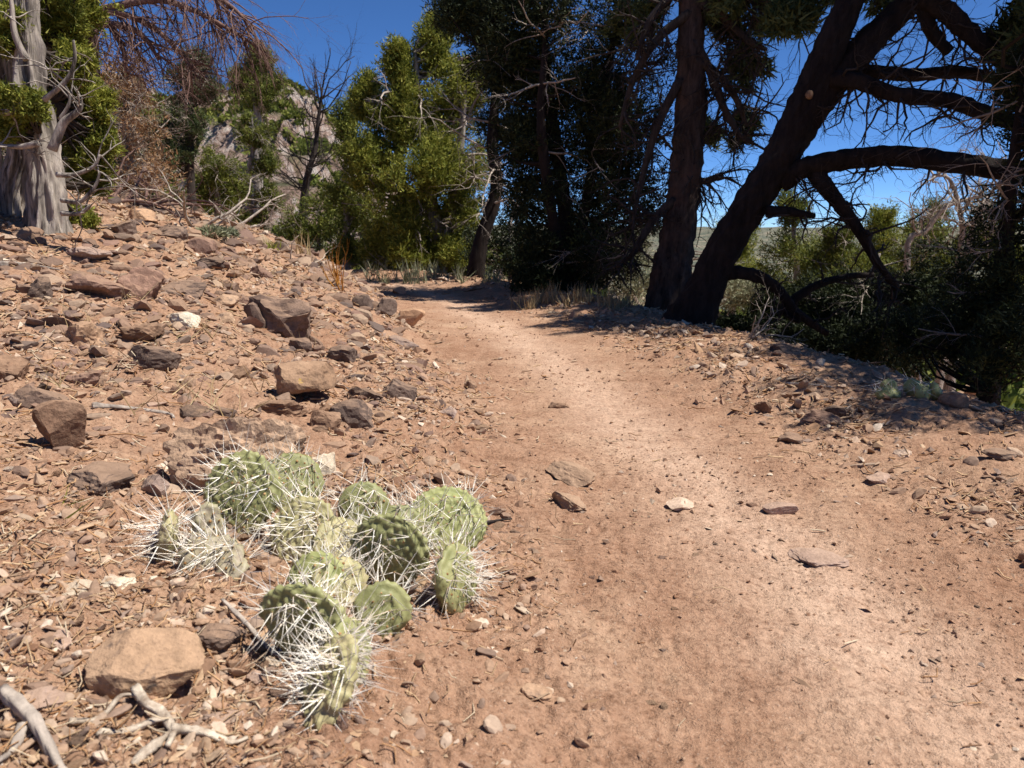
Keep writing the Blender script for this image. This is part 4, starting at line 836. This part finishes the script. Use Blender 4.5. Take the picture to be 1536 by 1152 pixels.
jun2('dead juniper covered in rusty brown foliage', 195, 300, 6.6, [(195, 250), (190, 180), (185, 100)], [(185, 110, 6.6, 75, 80), (195, 140, 6.5, 60, 50), (200, 210, 6.4, 110, 90), (225, 265, 6.3, 110, 80), (175, 265, 6.4, 70, 60)], 'browned', 101, nsub=11, ntuft=11, nblade=9, deadtw=46)
jun2('dark green pinyon pine rising behind the browned juniper', 290, 320, 8.6, [(285, 260), (285, 180), (290, 110), (292, 80)], [(292, 95, 8.6, 46, 50), (275, 135, 8.6, 56, 56), (308, 132, 8.6, 40, 40), (280, 185, 8.6, 70, 60), (260, 235, 8.5, 70, 60), (235, 200, 8.7, 60, 60)], 'pinegreen', 102, nsub=12, bark='dark_twig', deadtw=10, name='pine_tree')
jun2('bushy green juniper on the crest behind the tangle of branches', 325, 330, 9.0, [(325, 280), (322, 240)], [(320, 255, 9.0, 70, 60), (345, 285, 9.0, 70, 60), (300, 285, 9.0, 70, 60)], 'green', 103, nsub=12, deadtw=16)
jun2('pale trunked pine with a round crown high on the crest', 385, 330, 13, [(385, 250), (386, 180), (384, 130), (386, 80)], [(385, 95, 13, 45, 50), (370, 120, 13, 46, 40), (400, 125, 13, 44, 50), (385, 145, 13, 66, 40)], 'green', 104, r0=.11, blade=.045, nsub=14, name='pine_tree')
jun2('open juniper with bare lower trunk below the round crowned pine', 378, 335, 10, [(372, 280), (380, 220), (378, 175)], [(372, 195, 10, 36, 40), (392, 205, 10, 32, 36), (400, 245, 10, 40, 36), (398, 300, 10, 42, 50), (380, 330, 10, 46, 36)], 'green', 105, nsub=10, deadtw=20)
jun2('dark juniper behind the old shaggy trunk', 40, 320, 6.4, [(40, 200), (60, 100), (70, 0)], [(95, 80, 6.4, 90, 120), (40, 60, 6.6, 110, 150), (160, 200, 7, 80, 120), (90, 200, 6.8, 110, 140), (10, 250, 6.8, 110, 120), (165, 280, 7, 70, 60), (20, -30, 6.6, 240, 100)], 'shadegreen', 106, nsub=12, deadtw=10)
jun2('grey green bush in the dip behind the orange weed', 440, 390, 12, [(440, 350), (440, 320)], [(430, 350, 12.5, 70, 60), (465, 375, 12, 60, 50)], 'sage', 107, nsub=10, name='bush', cat='bush')

# ------------------------------------------------------------------ below the verge
DR = 3.5
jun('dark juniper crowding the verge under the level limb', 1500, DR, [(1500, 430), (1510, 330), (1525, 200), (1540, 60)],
    [(1500, 420, DR, 150, 170), (1550, 300, DR, 130, 220), (1540, 130, DR + .1, 90, 130), (1440, 480, DR + .2, 120, 120), (1580, 470, DR - .1, 180, 200), (1590, 150, DR, 180, 240), (1380, 500, DR + .6, 110, 100), (1520, 520, DR - .3, 160, 120), (1700, -150, DR - .4, 330, 300, 1.4), (1830, -250, DR - .9, 330, 330, 1.6), (2150, -400, DR - 1.4, 500, 420, 1.6), (1900, 0, DR - 1.0, 330, 260, 1.3), (2000, -250, DR - 1.5, 500, 420, 1.5)], 'shadegreen', 111, .05, .022, nsub=16, ntuft=18, nblade=16, deadtw=16, bark='pine_bark')
jun('shaded juniper on the drop below the leaning pine', 1290, 5.4, [(1290, 480), (1300, 430), (1320, 380)], [(1270, 470, 5.4, 130, 90), (1340, 450, 5.4, 130, 110), (1210, 490, 5.6, 110, 70), (1390, 420, 5.2, 120, 120), (1300, 530, 5.0, 190, 70), (1400, 520, 4.8, 150, 80), (1190, 520, 5.2, 90, 50), (1150, 470, 5.6, 90, 80), (1240, 440, 5.6, 110, 80), (1110, 500, 5.2, 70, 50), (1330, 520, 4.6, 160, 90), (1420, 470, 5, 130, 110), (1250, 530, 4.9, 120, 60)], 'shadegreen', 112, .05, .03, nsub=15, deadtw=20)
jun('sunny juniper downhill behind the drooping dead limb', 1195, 9.5, [(1195, 420), (1190, 340), (1185, 290)], [(1185, 310, 9.5, 50, 70), (1190, 370, 9.5, 80, 90), (1170, 430, 9.5, 100, 90), (1230, 420, 9.5, 90, 80)], 'green', 113, .06, .036, nsub=12, up=.8)
jun('pointed sunlit juniper downhill seen under the level limb', 1320, 11, [(1320, 420), (1322, 360), (1325, 310)], [(1325, 330, 11, 44, 60), (1320, 375, 11, 80, 70), (1290, 400, 11, 70, 70), (1350, 410, 11, 90, 60)], 'yellowgreen', 114, .06, .04, nsub=12, up=.8)
jun('wide green juniper downhill beside the bare twiggy shrub', 1440, 7, [(1440, 430), (1440, 360)], [(1420, 370, 7, 110, 100), (1480, 350, 7, 100, 110), (1450, 430, 6.8, 150, 90), (1520, 400, 6.6, 110, 120)], 'green', 115, .06, .032, nsub=13)
jun('bushy juniper downhill between the two pines', 1070, 8.5, [(1075, 420), (1080, 380)], [(1090, 420, 8.5, 80, 70), (1120, 450, 8, 90, 60), (960, 420, 8.5, 90, 70), (940, 370, 9, 80, 70)], 'sage', 116, .05, .036, nsub=10, deadtw=20)
jun('yellow green juniper glimpsed between the two pines', 1100, 10.5, [(1100, 420), (1105, 370), (1110, 330)], [(1110, 350, 10.5, 60, 70), (1095, 400, 10.5, 90, 70), (1130, 420, 10, 90, 70)], 'yellowgreen', 118, .06, .034, nsub=12, up=.8)
jun('broad sunlit juniper on the slope behind the drooping dead limb', 1255, 8.2, [(1255, 440), (1255, 390), (1262, 345)], [(1262, 360, 8.2, 60, 60), (1240, 400, 8.2, 100, 80), (1285, 420, 8.0, 100, 80), (1215, 445, 8, 90, 60)], 'green', 119, .06, .032, nsub=14, up=.8, deadtw=10)
jun('feathery green juniper rising below the upper dead limb', 1385, 9.0, [(1385, 420), (1388, 370), (1392, 320)], [(1392, 335, 9, 56, 70), (1380, 385, 9, 90, 80), (1415, 405, 9, 90, 70)], 'green', 120, .06, .032, nsub=13, up=.8, deadtw=8)
b = base_at(1420, 400, 6.2); t = thing('dead_tree', 'bare twiggy grey shrub arching under the level limb', 'tree', b); W = Tubes(); g = np.random.default_rng(117)
for st in ([(1360, 390), (1390, 345), (1420, 310), (1470, 295), (1520, 290)], [(1440, 380), (1440, 320), (1425, 270), (1400, 262)], [(1450, 380), (1470, 320), (1500, 270)]):
    c = cr([b] + [P(a, q, 6.2) for a, q in st], 22); W.add(c, np.linspace(.03, .008, 22), 7, .2, 9)
    for i in range(24): twigs(W, g, c[g.integers(7, 22)], g.normal(0, .7, 3) + (0, 0, .25), g.uniform(.15, .5), .008, 2, 0, .55, (2, 4), 4)
W.build('branches', M['dead_wood'], t)

# far scrub that reads as one mass
g = np.random.default_rng(121); X = []; 
y = g.uniform(55, 190, 6200); x = y * g.uniform(-0.62, 0.0, 6200); z = hillz(x, y); r = g.uniform(0.35, 1.2, 6200)
keep = (pn(x / 9, y / 9, 3) > -0.15); x, y, z, r = x[keep], y[keep], z[keep], r[keep]
n = len(x); q = g.normal(size=(n, 18, 3)); q[..., 2] = np.abs(q[..., 2]); q /= np.linalg.norm(q, axis=2)[..., None]
c = np.stack([x, y, z], -1)[:, None] + q * r[:, None, None] * np.array([1, 1, 1.2]); v, f = blades(c.reshape(-1, 3), q.reshape(-1, 3), .75, .5, g, .6)
o = mesh('hill_shrubbery', v, f, M['green'], None, False); o['kind'] = 'stuff'; o['label'] = 'scrub and small trees dotted over the far hill'; o['category'] = 'scrub'
x = g.uniform(-25, 120, 1500); y = g.uniform(13, 130, 1500); keep = (np.abs(x) / y < .9) & (trail_s(x, y) < -6) & (y > 14 + .05 * x); x, y = x[keep], y[keep]
z = height(x, y, False); r = g.uniform(1.0, 2.3, len(x)) * sstep(10, 26, y) ; n = len(x); q = g.normal(size=(n, 70, 3)); q[..., 2] = np.abs(q[..., 2]); q /= np.linalg.norm(q, axis=2)[..., None]
c = np.stack([x, y, z], -1)[:, None] + q * r[:, None, None] * g.uniform(.5, 1.05, (n, 70, 1)) * np.array([1, 1, 1.7]); v, f = blades(c.reshape(-1, 3), q.reshape(-1, 3), np.repeat(.34 + .012 * y, 70), np.repeat(.2 + .008 * y, 70), g, .6)
o = mesh('valley_woods', v, f, M['green'], None, False); o['kind'] = 'stuff'; o['label'] = 'open woodland falling away into the valley'; o['category'] = 'woods'

# ------------------------------------------------------------------ grass and weeds
def tufts(name, label, pts, mat, h, n, seed, cat='grass', kind=None, wid=.004, lean=.35):
    g = np.random.default_rng(seed); C = []; D = []
    for b in pts:
        m = g.poisson(n) + 2; a = g.normal(0, lean, (m, 3)); a[:, 2] = 1; a /= np.linalg.norm(a, axis=1)[:, None]
        C.append(b + g.normal(0, .02, (m, 3)) * np.array([1, 1, 0]) + a * h * .4); D.append(a)
    v, f = blades(np.concatenate(C), np.concatenate(D), h, wid, g, .12); b0 = np.array(pts[0])
    o = mesh(name, v - b0, f, M[mat], None, False, b0); o['label'] = label; o['category'] = cat
    if kind: o['kind'] = kind
g = np.random.default_rng(131)
pts = [G(g.uniform(775, 985), g.uniform(445, 466)) for i in range(46)]; tufts('dry_grass', 'dry grass along the shaded trail edge under the dark juniper', pts, 'drygrass', .11, 9, 132, kind='stuff', wid=.007)
pts = [G(g.uniform(540, 780), g.uniform(404, 428)) for i in range(50)]; tufts('dry_grass', 'dull grass beyond the trail bend', pts, 'sage', .16, 10, 133, kind='stuff', wid=.01)
pts = [G(g.uniform(40, 470), g.uniform(360, 700)) for i in range(34)]; tufts('dry_grass', 'sparse straw coloured grass blades on the stony slope', pts, 'drygrass', .085, 3, 134, kind='stuff', wid=.0022, lean=.9)
b = G(508, 436); W = Tubes(); g = np.random.default_rng(135)
for i in range(9): twigs(W, g, b + (g.normal(0, .02), g.normal(0, .02), -.01), (g.normal(-.28, .25), g.normal(0, .25), 1), g.uniform(.11, .2), .0045, 1, 0, .18, (2, 4), 4, .5, up=.3)
v = np.concatenate(W.v); tag(mesh('dry_weed', v - b, np.concatenate(W.f), M['orangeweed'], None, True, b), 'rust orange dried weed standing at the foot of the slope', 'weed')
b = G(450, 385); tufts('weed', 'pale tan dried weed stalks above the rust orange weed', [b, b + (.04, 0, 0)], 'drygrass', .16, 8, 136, cat='weed', wid=.009, lean=.25)
b = G(405, 376); tufts('weed', 'small fresh green weed on the upper slope', [b], 'yellowgreen', .09, 30, 137, cat='weed', wid=.007, lean=.8)
b = G(1058, 487); tufts('weed', 'thin dried stalk at the foot of the leaning pine', [b], 'drygrass', .17, 14, 138, cat='weed', wid=.005, lean=.15)
b = G(105, 762); tufts('weed', 'few green blades on the soil by the wide dark slab', [b], 'yellowgreen', .05, 5, 139, cat='weed', wid=.003, lean=1.4)
